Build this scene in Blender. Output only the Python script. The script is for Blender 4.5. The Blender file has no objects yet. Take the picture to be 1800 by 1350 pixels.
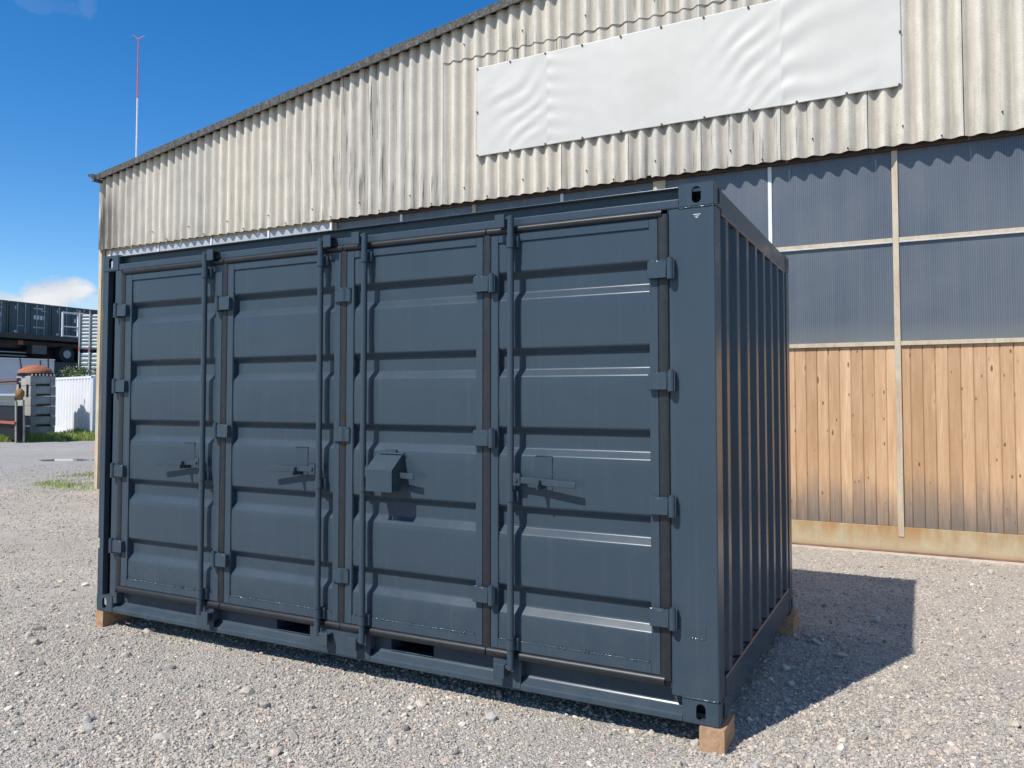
import bpy, bmesh, math, random
import numpy as np
from mathutils import Matrix, Vector, noise
random.seed(7); rng = np.random.default_rng(7)
S = bpy.context.scene
COL = S.collection
rad = math.radians

# ------------------------------------------------------------------ camera, sky, sun, exposure
cd = bpy.data.cameras.new('camera'); cam = bpy.data.objects.new('camera', cd); COL.objects.link(cam)
S.camera = cam
YAW, PITCH, ROLL = 0.49436, 0.0393, 0.00139
right = Vector((math.cos(YAW), math.sin(YAW), 0))
fwd = Vector((-math.sin(YAW) * math.cos(PITCH), math.cos(YAW) * math.cos(PITCH), math.sin(PITCH)))
up = right.cross(fwd)
r2 = math.cos(ROLL) * right + math.sin(ROLL) * up
u2 = -math.sin(ROLL) * right + math.cos(ROLL) * up
CAM = Vector((0.8586, -3.90304, 1.65443))
M = Matrix((r2, u2, -fwd)).transposed().to_4x4(); M.translation = CAM
cam.matrix_world = M
cd.sensor_fit = 'HORIZONTAL'; cd.sensor_width = 36.0
cd.lens = 1422.924 / 1800 * 36
cd.shift_x = 45.9 / 1800; cd.shift_y = -29.345 / 1800
cd.clip_start = 0.05; cd.clip_end = 3000

SUN = Vector((-0.785, -2.13, 2.706)).normalized()
W = bpy.data.worlds.new('World'); S.world = W; W.use_nodes = True
def build_world():
    nt = W.node_tree; N = nt.nodes; L = nt.links; N.clear()
    out = N.new('ShaderNodeOutputWorld')
    sky = N.new('ShaderNodeTexSky'); sky.sky_type = 'NISHITA'; sky.sun_disc = False
    sky.sun_elevation = math.asin(SUN.z); sky.sun_rotation = math.atan2(SUN.x, SUN.y)
    sky.air_density = 1.0; sky.dust_density = 0.2; sky.ozone_density = 3.0; sky.altitude = 400
    hsv = N.new('ShaderNodeHueSaturation'); hsv.inputs['Saturation'].default_value = 1.38; hsv.inputs['Hue'].default_value = 0.504
    L.new(sky.outputs[0], hsv.inputs['Color'])
    bg = N.new('ShaderNodeBackground'); bg.inputs['Strength'].default_value = 0.15
    L.new(hsv.outputs[0], bg.inputs['Color'])
    cl = N.new('ShaderNodeBackground'); pass
    cl.inputs['Strength'].default_value = 0.80
    tc = N.new('ShaderNodeTexCoord')
    def vm(op, a, b=None):
        n = N.new('ShaderNodeVectorMath'); n.operation = op
        for i, v in enumerate((a, b)):
            if v is None: continue
            if isinstance(v, (tuple, list)): n.inputs[i].default_value = v
            else: L.new(v, n.inputs[i])
        return n.outputs['Value'] if op in ('DOT_PRODUCT', 'LENGTH', 'DISTANCE') else n.outputs[0]
    def ma(op, a, b=None, c=None, clamp=False):
        n = N.new('ShaderNodeMath'); n.operation = op; n.use_clamp = clamp
        for i, v in enumerate((a, b, c)):
            if v is None: continue
            if isinstance(v, (int, float)): n.inputs[i].default_value = v
            else: L.new(v, n.inputs[i])
        return n.outputs[0]
    d = vm('NORMALIZE', tc.outputs['Generated'])
    sep = N.new('ShaderNodeSeparateXYZ'); L.new(d, sep.inputs[0]); z = sep.outputs[2]
    no = N.new('ShaderNodeTexNoise'); no.inputs['Scale'].default_value = 11; no.inputs['Detail'].default_value = 9
    no.inputs['Roughness'].default_value = 0.56
    L.new(vm('MULTIPLY', d, (1, 1, 2.2)), no.inputs['Vector'])
    big = N.new('ShaderNodeTexNoise'); big.inputs['Scale'].default_value = 2.2; big.inputs['Detail'].default_value = 2
    L.new(vm('MULTIPLY', d, (1, 1, 2.0)), big.inputs['Vector'])
    n1 = no.outputs[0]; total = None
    def add(a, b): return b if a is None else ma('MAXIMUM', a, b)
    # single clouds at their own bearings: direction, half width, half height, weight
    for (dx, dy, dz), w, h, g in (((-.831, .543, .122), .030, .024, 1.15), ((-.859, .503, .095), .035, .020, 1.1),
                                  ((-.809, .580, .103), .05, .009, .42), ((-.83, .547, .104), .06, .006, .35),
                                  ((-.775, .487, .396), .014, .006, .045), ((-.744, .522, .402), .008, .009, .07),
                                  ((-.762, .503, .397), .03, .005, .035)):
        c = Vector((dx, dy, dz)).normalized(); t = Vector((-c.y, c.x, 0)).normalized()
        a = ma('DIVIDE', vm('DOT_PRODUCT', vm('SUBTRACT', d, tuple(c)), tuple(t)), w)
        b = ma('DIVIDE', ma('SUBTRACT', z, c.z), h)
        front = ma('GREATER_THAN', vm('DOT_PRODUCT', d, tuple(c)), 0.5)
        r = ma('ADD', ma('MULTIPLY', a, a), ma('MULTIPLY', b, b))
        q = ma('MULTIPLY', ma('SUBTRACT', 1.3, r, clamp=False), 0.5)
        q = ma('ADD', ma('MULTIPLY', q, 1.6), ma('MULTIPLY', ma('SUBTRACT', n1, 0.5), 7.0))
        q = ma('MULTIPLY', ma('MULTIPLY', q, front, clamp=True), g * 0.85)
        q = ma('MULTIPLY', q, ma('LESS_THAN', r, 6.0))
        total = add(total, q)
    # scattered fair-weather clouds behind the photographer
    back = ma('MULTIPLY', ma('SUBTRACT', ma('MULTIPLY', vm('DOT_PRODUCT', d, (0.2, -0.98, 0)), 1.0), 0.0), 2.5, clamp=True)
    sc = ma('MULTIPLY', ma('SUBTRACT', ma('ADD', ma('MULTIPLY', n1, 0.5), ma('MULTIPLY', big.outputs[0], 0.6)), 0.56), 7.0, clamp=True)
    sc = ma('MULTIPLY', ma('MULTIPLY', sc, back), 0.8)
    total = add(total, sc)
    # added unseen cloud bank overhead, brightening the groove slopes and neutralising the shade
    hi = ma('MULTIPLY', ma('SUBTRACT', z, 0.50), 4.5, clamp=True)
    hc = ma('MULTIPLY', ma('SUBTRACT', ma('ADD', ma('MULTIPLY', n1, 0.45), ma('MULTIPLY', big.outputs[0], 0.55)), 0.40), 5.0, clamp=True)
    total = add(total, ma('MULTIPLY', ma('MULTIPLY', hi, hc), 0.35))
    hb = ma('MULTIPLY', ma('SUBTRACT', vm('DOT_PRODUCT', d, tuple(Vector((-.62, .06, .78)).normalized())), 0.86), 12.0, clamp=True)  # brightest patch, placed where the groove slopes mirror it
    total = add(total, ma('MULTIPLY', ma('MULTIPLY', hb, ma('ADD', ma('MULTIPLY', hc, .5), .5)), 0.85))
    sh = ma('MULTIPLY', ma('SUBTRACT', n1, 0.36), 3.2, clamp=True)
    cr = N.new('ShaderNodeMix'); cr.data_type = 'RGBA'; cr.inputs[6].default_value = (0.60, 0.70, 0.86, 1); cr.inputs[7].default_value = (1.0, 1.0, 1.02, 1)
    L.new(sh, cr.inputs[0]); L.new(cr.outputs[2], cl.inputs['Color'])
    up_ = ma('MULTIPLY', z, 60, clamp=True)
    total = ma('MULTIPLY', total, up_, clamp=True)
    mix = N.new('ShaderNodeMixShader'); L.new(total, mix.inputs[0]); L.new(bg.outputs[0], mix.inputs[1]); L.new(cl.outputs[0], mix.inputs[2])
    L.new(mix.outputs[0], out.inputs[0])
build_world()
sl = bpy.data.lights.new('sun', 'SUN'); sl.energy = 5.0; sl.angle = rad(0.53); sl.color = (1.0, 0.95, 0.88)
so = bpy.data.objects.new('sun', sl); COL.objects.link(so)
so.rotation_euler = (-SUN).to_track_quat('-Z', 'Y').to_euler(); so.location = (0, -10, 20)
S.view_settings.view_transform = 'Standard'; S.view_settings.look = 'None'
S.view_settings.exposure = 0.12; S.view_settings.gamma = 1.0

# ------------------------------------------------------------------ node helper
class G:
    def __init__(s, name):
        s.m = bpy.data.materials.new(name); s.m.use_nodes = True
        s.nt = s.m.node_tree; s.N = s.nt.nodes; s.L = s.nt.links; s.N.clear()
        s.out = s.N.new('ShaderNodeOutputMaterial'); s.p = s.N.new('ShaderNodeBsdfPrincipled')
        s.L.new(s.p.outputs[0], s.out.inputs[0])
        s.tc = s.N.new('ShaderNodeTexCoord'); s.geo = s.N.new('ShaderNodeNewGeometry')
        s.pos = s.geo.outputs['Position']; s.obj = s.tc.outputs['Object']
    def put(s, sock, v):
        if v is None: return
        if isinstance(v, bpy.types.NodeSocket): s.L.new(v, sock)
        else:
            if sock.type == 'RGBA' and len(v) == 3: v = (*v, 1)
            sock.default_value = v
    def set(s, **k):
        for a, v in k.items(): s.put(s.p.inputs[a.replace('_', ' ')], v)
    def math(s, op, a, b=None, c=None, clamp=False):
        n = s.N.new('ShaderNodeMath'); n.operation = op; n.use_clamp = clamp
        for i, v in enumerate((a, b, c)): s.put(n.inputs[i], v) if v is not None else None
        return n.outputs[0]
    def vmul(s, v, t, op='MULTIPLY'):
        n = s.N.new('ShaderNodeVectorMath'); n.operation = op; s.put(n.inputs[0], v); s.put(n.inputs[1], t); return n.outputs[0]
    def noise(s, v, scale, detail=3, rough=0.5, dist=0.0, color=False):
        n = s.N.new('ShaderNodeTexNoise'); s.put(n.inputs['Vector'], v); n.inputs['Scale'].default_value = scale
        n.inputs['Detail'].default_value = detail; n.inputs['Roughness'].default_value = rough; n.inputs['Distortion'].default_value = dist
        return n.outputs[1 if color else 0]
    def voro(s, v, scale, feature='F1', rnd=1.0):
        n = s.N.new('ShaderNodeTexVoronoi'); n.feature = feature; s.put(n.inputs['Vector'], v); n.inputs['Scale'].default_value = scale
        n.inputs['Randomness'].default_value = rnd
        return n
    def ramp(s, f, stops, interp='LINEAR'):
        n = s.N.new('ShaderNodeValToRGB'); n.color_ramp.interpolation = interp; e = n.color_ramp.elements
        while len(e) < len(stops): e.new(0.5)
        for i, (p, c) in enumerate(stops):
            e[i].position = p
            if isinstance(c, (int, float)): c = (c, c, c)
            e[i].color = (*c, 1)
        s.put(n.inputs[0], f); return n.outputs[0]
    def mix(s, f, a, b, mode='MIX'):
        n = s.N.new('ShaderNodeMix'); n.data_type = 'RGBA'; n.blend_type = mode
        s.put(n.inputs[0], f); s.put(n.inputs[6], a); s.put(n.inputs[7], b); return n.outputs[2]
    def sep(s, v):
        n = s.N.new('ShaderNodeSeparateXYZ'); s.put(n.inputs[0], v); return n.outputs
    def comb(s, x, y, z):
        n = s.N.new('ShaderNodeCombineXYZ')
        for i, v in enumerate((x, y, z)): s.put(n.inputs[i], v)
        return n.outputs[0]
    def maprange(s, v, a, b, c=0.0, d=1.0):
        n = s.N.new('ShaderNodeMapRange'); n.inputs[1].default_value = a; n.inputs[2].default_value = b
        n.inputs[3].default_value = c; n.inputs[4].default_value = d; s.put(n.inputs[0], v); return n.outputs[0]
    def white(s, v):
        n = s.N.new('ShaderNodeTexWhiteNoise'); n.noise_dimensions = '3D'; s.put(n.inputs['Vector'], v); return n
    def objrand(s):
        return s.N.new('ShaderNodeObjectInfo').outputs['Random']
    def bump(s, h, strength=0.3, dist=0.01, normal=None):
        n = s.N.new('ShaderNodeBump'); n.inputs['Strength'].default_value = strength; n.inputs['Distance'].default_value = dist
        s.put(n.inputs['Height'], h)
        if normal is not None: s.L.new(normal, n.inputs['Normal'])
        s.L.new(n.outputs[0], s.p.inputs['Normal']); return n.outputs[0]

def simple(name, col, rough=0.5, metal=0.0, var=0.15, scale=6, bump=0.0, spec=0.5):
    g = G(name); n = g.noise(g.obj, scale, 5, 0.6)
    lo = tuple(c * (1 - var) for c in col); hi = tuple(min(1, c * (1 + var)) for c in col)
    g.set(Base_Color=g.ramp(n, [(0.3, lo), (0.7, hi)]), Roughness=rough, Metallic=metal, Specular_IOR_Level=spec)
    if bump: g.bump(g.noise(g.obj, scale * 6, 4), bump, 0.01)
    return g.m

# container paint: satin anthracite-blue with faint dust and orange peel
def m_paint(name, warp, rlo=0.22, rhi=0.30):
    g = G(name)
    dust = g.noise(g.vmul(g.pos, (1, 1, .5)), 2.6, 6, 0.65)
    z = g.sep(g.pos)[2]
    low = g.math('MULTIPLY', g.maprange(z, 0.9, 0.1), g.maprange(g.noise(g.pos, 7, 5, .7), .4, .75))
    c = g.ramp(dust, [(0.3, (0.037, 0.056, 0.076)), (0.72, (0.042, 0.062, 0.082))])
    c = g.mix(g.math('MULTIPLY', low, 0.16), c, (0.16, 0.15, 0.135))
    sc = g.noise(g.vmul(g.pos, (30, 30, 5)), 1.0, 4, 0.7)
    c = g.mix(g.math('MULTIPLY', g.maprange(sc, 0.72, 0.78), 0.12), c, (0.25, 0.27, 0.28))
    vs_ = g.voro(g.vmul(g.pos, (3.1, 3.1, 2.3)), 1.0); pick = g.maprange(g.sep(vs_.outputs['Color'])[0], .80, .81)
    ch = g.math('MULTIPLY', g.maprange(g.math('ADD', vs_.outputs['Distance'], g.math('MULTIPLY', g.noise(g.pos, 55, 3, .7), .05)), .045, .038), pick)
    c = g.mix(g.math('MULTIPLY', ch, .55), c, (.30, .32, .33))
    run = g.noise(g.vmul(g.pos, (26, 26, .9)), 1.0, 5, .6); c = g.mix(g.math('MULTIPLY', g.maprange(run, .58, .76), .16), c, (.12, .13, .135))
    g.set(Base_Color=c, Roughness=g.maprange(dust, 0.3, 0.7, rlo, rhi), Specular_IOR_Level=0.22)
    peel = g.noise(g.pos, 260, 2, 0.5)
    n = g.bump(peel, 0.05, 0.001)
    if warp: g.bump(g.noise(g.vmul(g.pos, (0.8, 1, 2.0)), 1.7, 2, 0.4), warp, 0.05, n)
    return g.m
PAINT = m_paint('anthracite_paint', 0.06); PANEL = m_paint('anthracite_panel_paint', 0.16); BEAD = m_paint('anthracite_bead_paint', 0, .10, .14)
def m_rubber():
    g = G('grey_rubber'); n = g.noise(g.vmul(g.pos, (6, 6, 6)), 4, 6, 0.7)
    f = g.noise(g.vmul(g.pos, (3, 60, 3)), 3, 4, .6)
    c = g.ramp(n, [(0.3, (0.012, 0.0135, 0.0165)), (0.7, (0.022, 0.0235, 0.027))])
    c = g.mix(g.math('MULTIPLY', g.maprange(f, .58, .8), .35), c, (.050, .052, .055))
    g.set(Base_Color=c, Roughness=0.4, Specular_IOR_Level=0.4); g.bump(n, 0.15, 0.003); return g.m
RUBBER = m_rubber()
DARK = simple('dark_void', (0.006, 0.007, 0.008), 0.8)

def m_fibre(name, base, dark, streak=1.0, lichen=0.0):
    g = G(name); x, y, z = g.sep(g.pos)
    n1 = g.noise(g.vmul(g.pos, (1.2, 1.2, 1.2)), 3.0, 8, 0.65)
    n2 = g.noise(g.vmul(g.pos, (14, 14, 0.7)), 1.6, 7, 0.68)
    n3 = g.noise(g.pos, 60, 4, 0.7)
    c = g.ramp(n1, [(0.25, tuple(b * .86 for b in base)), (0.55, base), (0.8, tuple(min(1, b * 1.1) for b in base))])
    r = g.objrand(); c = g.mix(1.0, c, g.ramp(r, [(0, (.90, .905, .915)), (1, (1.05, 1.03, 1.0))]), 'MULTIPLY')
    c = g.mix(g.math('MULTIPLY', g.maprange(n2, 0.52, 0.78), 0.75 * streak), c, tuple(b * .46 for b in base))
    fine = g.maprange(n3, .35, .7, .86, 1.08); c = g.mix(1.0, c, g.comb(fine, fine, fine), 'MULTIPLY')
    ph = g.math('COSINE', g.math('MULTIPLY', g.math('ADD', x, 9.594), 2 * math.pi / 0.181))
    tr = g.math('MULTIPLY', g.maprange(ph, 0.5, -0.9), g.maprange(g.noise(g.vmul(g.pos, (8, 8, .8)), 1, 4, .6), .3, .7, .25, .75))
    c = g.mix(tr, c, tuple(b * k for b, k in zip(base, (.50, .48, .45))))  # troughs painted browner and darker: dirt plus deeper wave shading
    # black algae streaks
    n4 = g.noise(g.vmul(g.pos, (22, 22, 1.1)), 1.0, 6, 0.6)
    n5 = g.noise(g.vmul(g.pos, (.55, .55, .55)), 1.0, 2, 0.5)
    a = g.math('MULTIPLY', g.maprange(n4, 0.55, 0.68), g.maprange(n5, 0.47, 0.60))
    corner = g.math('MULTIPLY', g.maprange(x, -11.6, -12.4), g.math('MULTIPLY', g.maprange(z, 5.75, 5.1), g.maprange(n4, 0.32, 0.46)))
    a = g.math('MAXIMUM', a, corner, clamp=True)
    low = g.math('MULTIPLY', g.maprange(z, 4.75, 4.38), g.maprange(g.noise(g.vmul(g.pos, (16, 16, 2)), 1, 5, .6), .45, .7))
    a = g.math('MAXIMUM', a, g.math('MULTIPLY', low, .45), clamp=True)
    sp = g.math('MULTIPLY', g.maprange(g.noise(g.pos, 45, 3, .6), .66, .73), .5)
    a = g.math('MAXIMUM', a, sp, clamp=True)
    c = g.mix(g.math('MULTIPLY', a, 0.82 if not lichen else .5), c, dark)
    if lichen:
        v = g.noise(g.pos, 26, 6, 0.75)
        c = g.mix(g.maprange(v, 0.42, 0.62), c, (0.045, 0.045, 0.042))
        c = g.mix(g.math('MULTIPLY', g.maprange(g.noise(g.pos, 34, 4, .7), 0.60, 0.68), .7), c, (0.38, 0.37, 0.33))
    g.set(Base_Color=c, Roughness=0.9, Specular_IOR_Level=0.2); g.bump(n3, 0.35, 0.004); return g.m
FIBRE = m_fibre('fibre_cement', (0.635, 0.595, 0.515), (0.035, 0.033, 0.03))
VERGE = m_fibre('lichen_fibre_cement', (0.15, 0.147, 0.14), (0.03, 0.03, 0.028), 1.0, 1.0)

def m_poly():
    g = G('twin_wall_polycarbonate'); x, y, z = g.sep(g.pos)
    fine = g.math('SINE', g.math('MULTIPLY', x, 2 * math.pi / 0.0215))
    n = g.noise(g.vmul(g.pos, (7, 7, .35)), 1, 5, 0.6); n2 = g.noise(g.pos, 1.3, 3, 0.5)
    irr = g.noise(g.vmul(g.pos, (70, 1, .15)), 1, 2, 0.5)
    c = g.ramp(g.math('ADD', g.math('MULTIPLY', n, .35), g.math('MULTIPLY', n2, .65)), [(0.35, (0.072, 0.086, 0.108)), (0.65, (0.112, 0.124, 0.142))])
    l = g.math('MULTIPLY', g.maprange(fine, -0.2, 1.0), g.maprange(irr, .35, .7, 0.25, 0.55))
    c = g.mix(l, c, (0.17, 0.18, 0.20))
    lb = g.math('MULTIPLY', g.maprange(g.math('ADD', z, g.math('MULTIPLY', n2, .3)), 2.66, 2.50), .35)  # greenish reflection along the lower glazing edge, painted into the colour
    c = g.mix(lb, c, (0.20, 0.205, 0.18))
    sc = g.noise(g.vmul(g.pos, (9, 9, 2.2)), 1.4, 8, .75, 1.2)
    c = g.mix(g.math('MULTIPLY', g.maprange(sc, .70, .76), .25), c, (.3, .32, .34))
    g.set(Base_Color=c, Roughness=g.maprange(n, .3, .7, .2, .3), Specular_IOR_Level=0.4)
    g.bump(g.math('ADD', g.math('MULTIPLY', fine, .12), g.math('MULTIPLY', n, .8)), 0.18, 0.004); return g.m
POLY = m_poly()
def m_pale():
    g = G('pale_polycarbonate'); n = g.noise(g.vmul(g.pos, (9, 9, .6)), 1, 5)
    g.set(Base_Color=g.ramp(n, [(.3, (.30, .32, .34)), (.7, (.42, .43, .44))]), Roughness=.35); return g.m
PALE = m_pale()

def m_wood():
    g = G('larch_boards'); x, y, z = g.sep(g.pos); P = 0.1175
    xs = g.math('DIVIDE', g.math('SUBTRACT', x, 0.047), P); idx = g.math('FLOOR', xs); fr = g.math('FRACT', xs)
    rnd = g.white(g.comb(idx, 3.1, 0.7)); off = g.vmul(rnd.outputs['Color'], (31, 17, 23))
    v = g.N.new('ShaderNodeVectorMath'); v.operation = 'ADD'; g.L.new(off, v.inputs[0])
    g.L.new(g.comb(g.math('MULTIPLY', fr, P), 0.0, z), v.inputs[1]); v = v.outputs[0]
    # knots bend the grain
    kn = g.voro(g.vmul(v, (7.5, 1, 2.3)), 1.0); kd = kn.outputs['Distance']
    kpick = g.maprange(g.sep(kn.outputs['Color'])[0], 0.42, 0.44)
    near = g.math('MULTIPLY', g.maprange(kd, 0.38, 0.0), kpick)
    gx = g.math('ADD', g.math('MULTIPLY', g.sep(v)[0], 1.0), g.math('MULTIPLY', near, 0.03))
    gv = g.comb(gx, 0.0, g.math('MULTIPLY', g.sep(v)[2], 0.035))
    rings = g.N.new('ShaderNodeTexWave'); rings.bands_direction = 'X'; rings.inputs['Scale'].default_value = 26
    rings.inputs['Distortion'].default_value = 4.5; rings.inputs['Detail'].default_value = 3; rings.inputs['Detail Scale'].default_value = 1.2
    g.L.new(gv, rings.inputs['Vector'])
    fine = g.noise(g.vmul(v, (160, 1, 3)), 1, 4, .6); broad = g.noise(g.vmul(v, (16, 1, 1.6)), 1, 5, .65)
    c = g.ramp(broad, [(.3, (0.47, 0.285, 0.15)), (.52, (0.56, 0.365, 0.21)), (.72, (0.63, 0.45, 0.285))])
    tint = g.ramp(rnd.outputs['Value'], [(0, (.78, .74, .70)), (.5, (1, 1, 1)), (.85, (1.12, 1.12, 1.15)), (1, (1.2, 1.25, 1.32))])
    c = g.mix(1.0, c, tint, 'MULTIPLY')
    c = g.mix(g.math('MULTIPLY', g.maprange(rings.outputs['Fac'], .55, .95), .55), c, (0.42, 0.24, 0.13))
    c = g.mix(g.math('MULTIPLY', g.maprange(fine, .42, .72), .42), c, (0.38, 0.22, 0.12))
    k2 = g.voro(g.vmul(v, (17, 1, 7)), 1.0)
    kn2 = g.math('MULTIPLY', g.maprange(g.math('ADD', k2.outputs['Distance'], g.math('MULTIPLY', g.sep(k2.outputs['Color'])[1], .08)), 0.20, 0.12), g.maprange(g.sep(k2.outputs['Color'])[0], 0.62, 0.64))
    knot = g.math('MULTIPLY', g.maprange(g.math('ADD', kd, g.math('MULTIPLY', g.sep(kn.outputs['Color'])[1], .05)), 0.125, 0.08), kpick)
    halo = g.math('MULTIPLY', g.maprange(kd, 0.30, 0.16), g.math('MULTIPLY', kpick, .18)); c = g.mix(halo, c, (0.74, 0.54, 0.34))
    knot = g.math('MAXIMUM', knot, kn2, clamp=True)
    c = g.mix(g.math('MULTIPLY', knot, .85), c, (0.11, 0.045, 0.02))
    # weathered foot of the boards, edge different on every board
    wh = g.math('ADD', g.maprange(rnd.outputs['Value'], 0, 1, -0.09, 0.10), g.math('MULTIPLY', g.math('SUBTRACT', g.noise(g.vmul(v, (25, 1, 3)), 1, 5, .6), .5), .42))
    wz = g.math('ADD', z, wh)
    c = g.mix(g.math('MULTIPLY', g.maprange(wz, 0.82, 0.48), .80), c, g.mix(g.maprange(fine, .4, .7), (0.23, 0.185, 0.145), (0.13, 0.11, 0.095)))
    c = g.mix(g.math('MULTIPLY', g.maprange(wz, 0.45, 0.28), .5), c, (0.11, 0.105, 0.10))
    g.set(Base_Color=c, Roughness=.72, Specular_IOR_Level=.25)
    g.bump(g.math('ADD', g.math('MULTIPLY', fine, .6), g.math('MULTIPLY', knot, -.8)), .3, .003); return g.m
WOOD = m_wood()
def m_oldpaint(name, base, rust, amount, zr=None):
    g = G(name); n = g.noise(g.pos, 5, 8, .7); n2 = g.noise(g.vmul(g.pos, (11, 11, 1.6)), 1, 6, .7); n3 = g.noise(g.pos, 38, 5, .75)
    c = g.ramp(n, [(.3, tuple(b * .8 for b in base)), (.7, base)])
    a = g.math('MULTIPLY', g.maprange(n2, .60 - .15 * amount, .78), .75)
    if zr:
        z = g.sep(g.pos)[2]; top = g.math('MULTIPLY', g.maprange(z, zr[0], zr[1]), g.maprange(g.noise(g.vmul(g.pos, (7, 7, 1.5)), 1, 6, .65), .34, .58))
        a = g.math('MAXIMUM', a, top, clamp=True)
        bot = g.math('MULTIPLY', g.maprange(z, .10, .0), .7); a = g.math('MAXIMUM', a, bot)
    c = g.mix(a, c, rust)
    c = g.mix(g.math('MULTIPLY', g.maprange(n3, .60, .70), .65), c, tuple(r * .55 for r in rust))
    g.set(Base_Color=c, Roughness=.65); g.bump(n3, .15, .003); return g.m
CREAM = m_oldpaint('rusty_cream_paint', (0.55, 0.475, 0.345), (0.33, 0.18, 0.09), .9)
PLINTH = m_oldpaint('rust_stained_base_plate', (0.47, 0.405, 0.265), (0.36, 0.20, 0.075), .9, (.02, .27))
WHITEALU = simple('white_mullion_paint', (0.66, 0.68, 0.70), .45, 0, .08)
DULL = simple('dull_white_flashing', (.50, .49, .46), .55, 0, .2, 9)
BROWN = simple('brown_steel', (0.060, 0.042, 0.033), .6, 0, .3, 9)
GALV = simple('galvanised_steel', (0.27, 0.31, 0.32), .5, .15, .2, 4)
CONC = simple('concrete', (0.34, 0.33, 0.30), .9, 0, .22, 3, .3)
TIMBER = None
def m_timber():
    g = G('sawn_timber'); r = g.noise(g.vmul(g.obj, (30, 3, 30)), 1, 5, .6, 1.0); n = g.noise(g.obj, 14, 5, .7)
    c = g.ramp(r, [(.3, (.28, .165, .09)), (.6, (.42, .265, .155)), (.8, (.50, .34, .215))])
    c = g.mix(g.math('MULTIPLY', g.maprange(n, .52, .7), .45), c, (.17, .10, .06))
    g.set(Base_Color=c, Roughness=.8); g.bump(r, .4, .004); return g.m
TIMBER = m_timber()
def m_tarp():
    g = G('white_tarpaulin'); n = g.noise(g.pos, .9, 6, .6); f = g.noise(g.pos, 160, 2)
    dirt = g.noise(g.vmul(g.pos, (5, 5, .5)), 1, 6, .7)
    c = g.ramp(n, [(.3, (.475, .465, .425)), (.7, (.54, .53, .49))])
    c = g.mix(g.math('MULTIPLY', g.maprange(dirt, .5, .8), .22), c, (.42, .42, .37))
    g.set(Base_Color=c, Roughness=.5); g.bump(f, .06, .002); return g.m
TARP = m_tarp()
BOLT = simple('rusty_bolt', (.09, .055, .04), .6, .3)

def m_ground():
    g = G('gravel_ground'); p = g.pos; x, y, z = g.sep(p)
    big = g.noise(p, .35, 5, .6); mid = g.noise(p, 2.2, 6, .65)
    wob = g.vmul(g.noise(p, 40, 3, .6, color=True), (.012, .012, .012)); pv = g.vmul(p, wob, 'ADD')
    cols = [(0.0, (.17, .165, .165)), (.15, (.30, .285, .27)), (.34, (.39, .365, .33)), (.52, (.31, .32, .335)), (.68, (.46, .43, .385)), (.82, (.38, .32, .285)), (.93, (.56, .54, .50)), (1, (.27, .28, .30))]
    v1 = g.voro(pv, 74); v2 = g.voro(pv, 150); v3 = g.voro(pv, 34)
    c1 = g.ramp(g.sep(v1.outputs['Color'])[0], cols); c2 = g.ramp(g.sep(v2.outputs['Color'])[1], cols); c3 = g.ramp(g.sep(v3.outputs['Color'])[2], cols)
    c = g.mix(g.maprange(g.noise(p, 55, 2), .46, .54), c1, c2)
    big_st = g.maprange(g.sep(v3.outputs['Color'])[1], .90, .92)
    c = g.mix(big_st, c, c3)
    e = g.voro(pv, 74, 'DISTANCE_TO_EDGE').outputs['Distance']
    h = g.math('ADD', g.math('MULTIPLY', g.maprange(v1.outputs['Distance'], .7, .05), 1.0), g.math('MULTIPLY', g.maprange(v2.outputs['Distance'], .7, .05), .5))
    h = g.math('ADD', h, g.math('MULTIPLY', big_st, g.maprange(v3.outputs['Distance'], .6, .1)))
    c = g.mix(g.maprange(e, .10, .0, 0, .45), c, (.13, .12, .11))
    # packed fines between the stones
    fines = g.maprange(mid, .52, .70, 0, .55); c = g.mix(fines, c, (.43, .40, .35))
    tone = g.math('MULTIPLY', g.maprange(big, .3, .7, 1.10, 1.38), g.maprange(mid, .3, .7, .94, 1.08)); c = g.mix(1.0, c, g.comb(tone, g.math('MULTIPLY', tone, .965), g.math('MULTIPLY', tone, .90)), 'MULTIPLY')
    tx = g.math('ADD', g.math('MULTIPLY', x, .30), g.math('ADD', y, g.math('MULTIPLY', big, .8)))
    tw = g.math('MAXIMUM', g.maprange(g.math('ABSOLUTE', g.math('ADD', tx, 1.9)), .30, .10), g.maprange(g.math('ABSOLUTE', g.math('ADD', tx, 3.6)), .32, .10))
    c = g.mix(g.math('MULTIPLY', tw, .22), c, (.56, .52, .46))
    # the lane beyond the yard is greyer
    lane = g.maprange(g.math('ADD', x, g.math('MULTIPLY', big, 3)), -11.5, -15.0)
    c = g.mix(g.math('MULTIPLY', lane, .45), c, (.30, .305, .315))
    warm = g.math('MULTIPLY', g.maprange(y, 3.0, 5.4), g.maprange(x, -12, -9)); c = g.mix(g.math('MULTIPLY', warm, .35), c, (.50, .44, .35))
    g.set(Base_Color=c, Roughness=.93, Specular_IOR_Level=.25); g.bump(h, .9, .009); return g.m
GROUND = m_ground()
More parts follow.
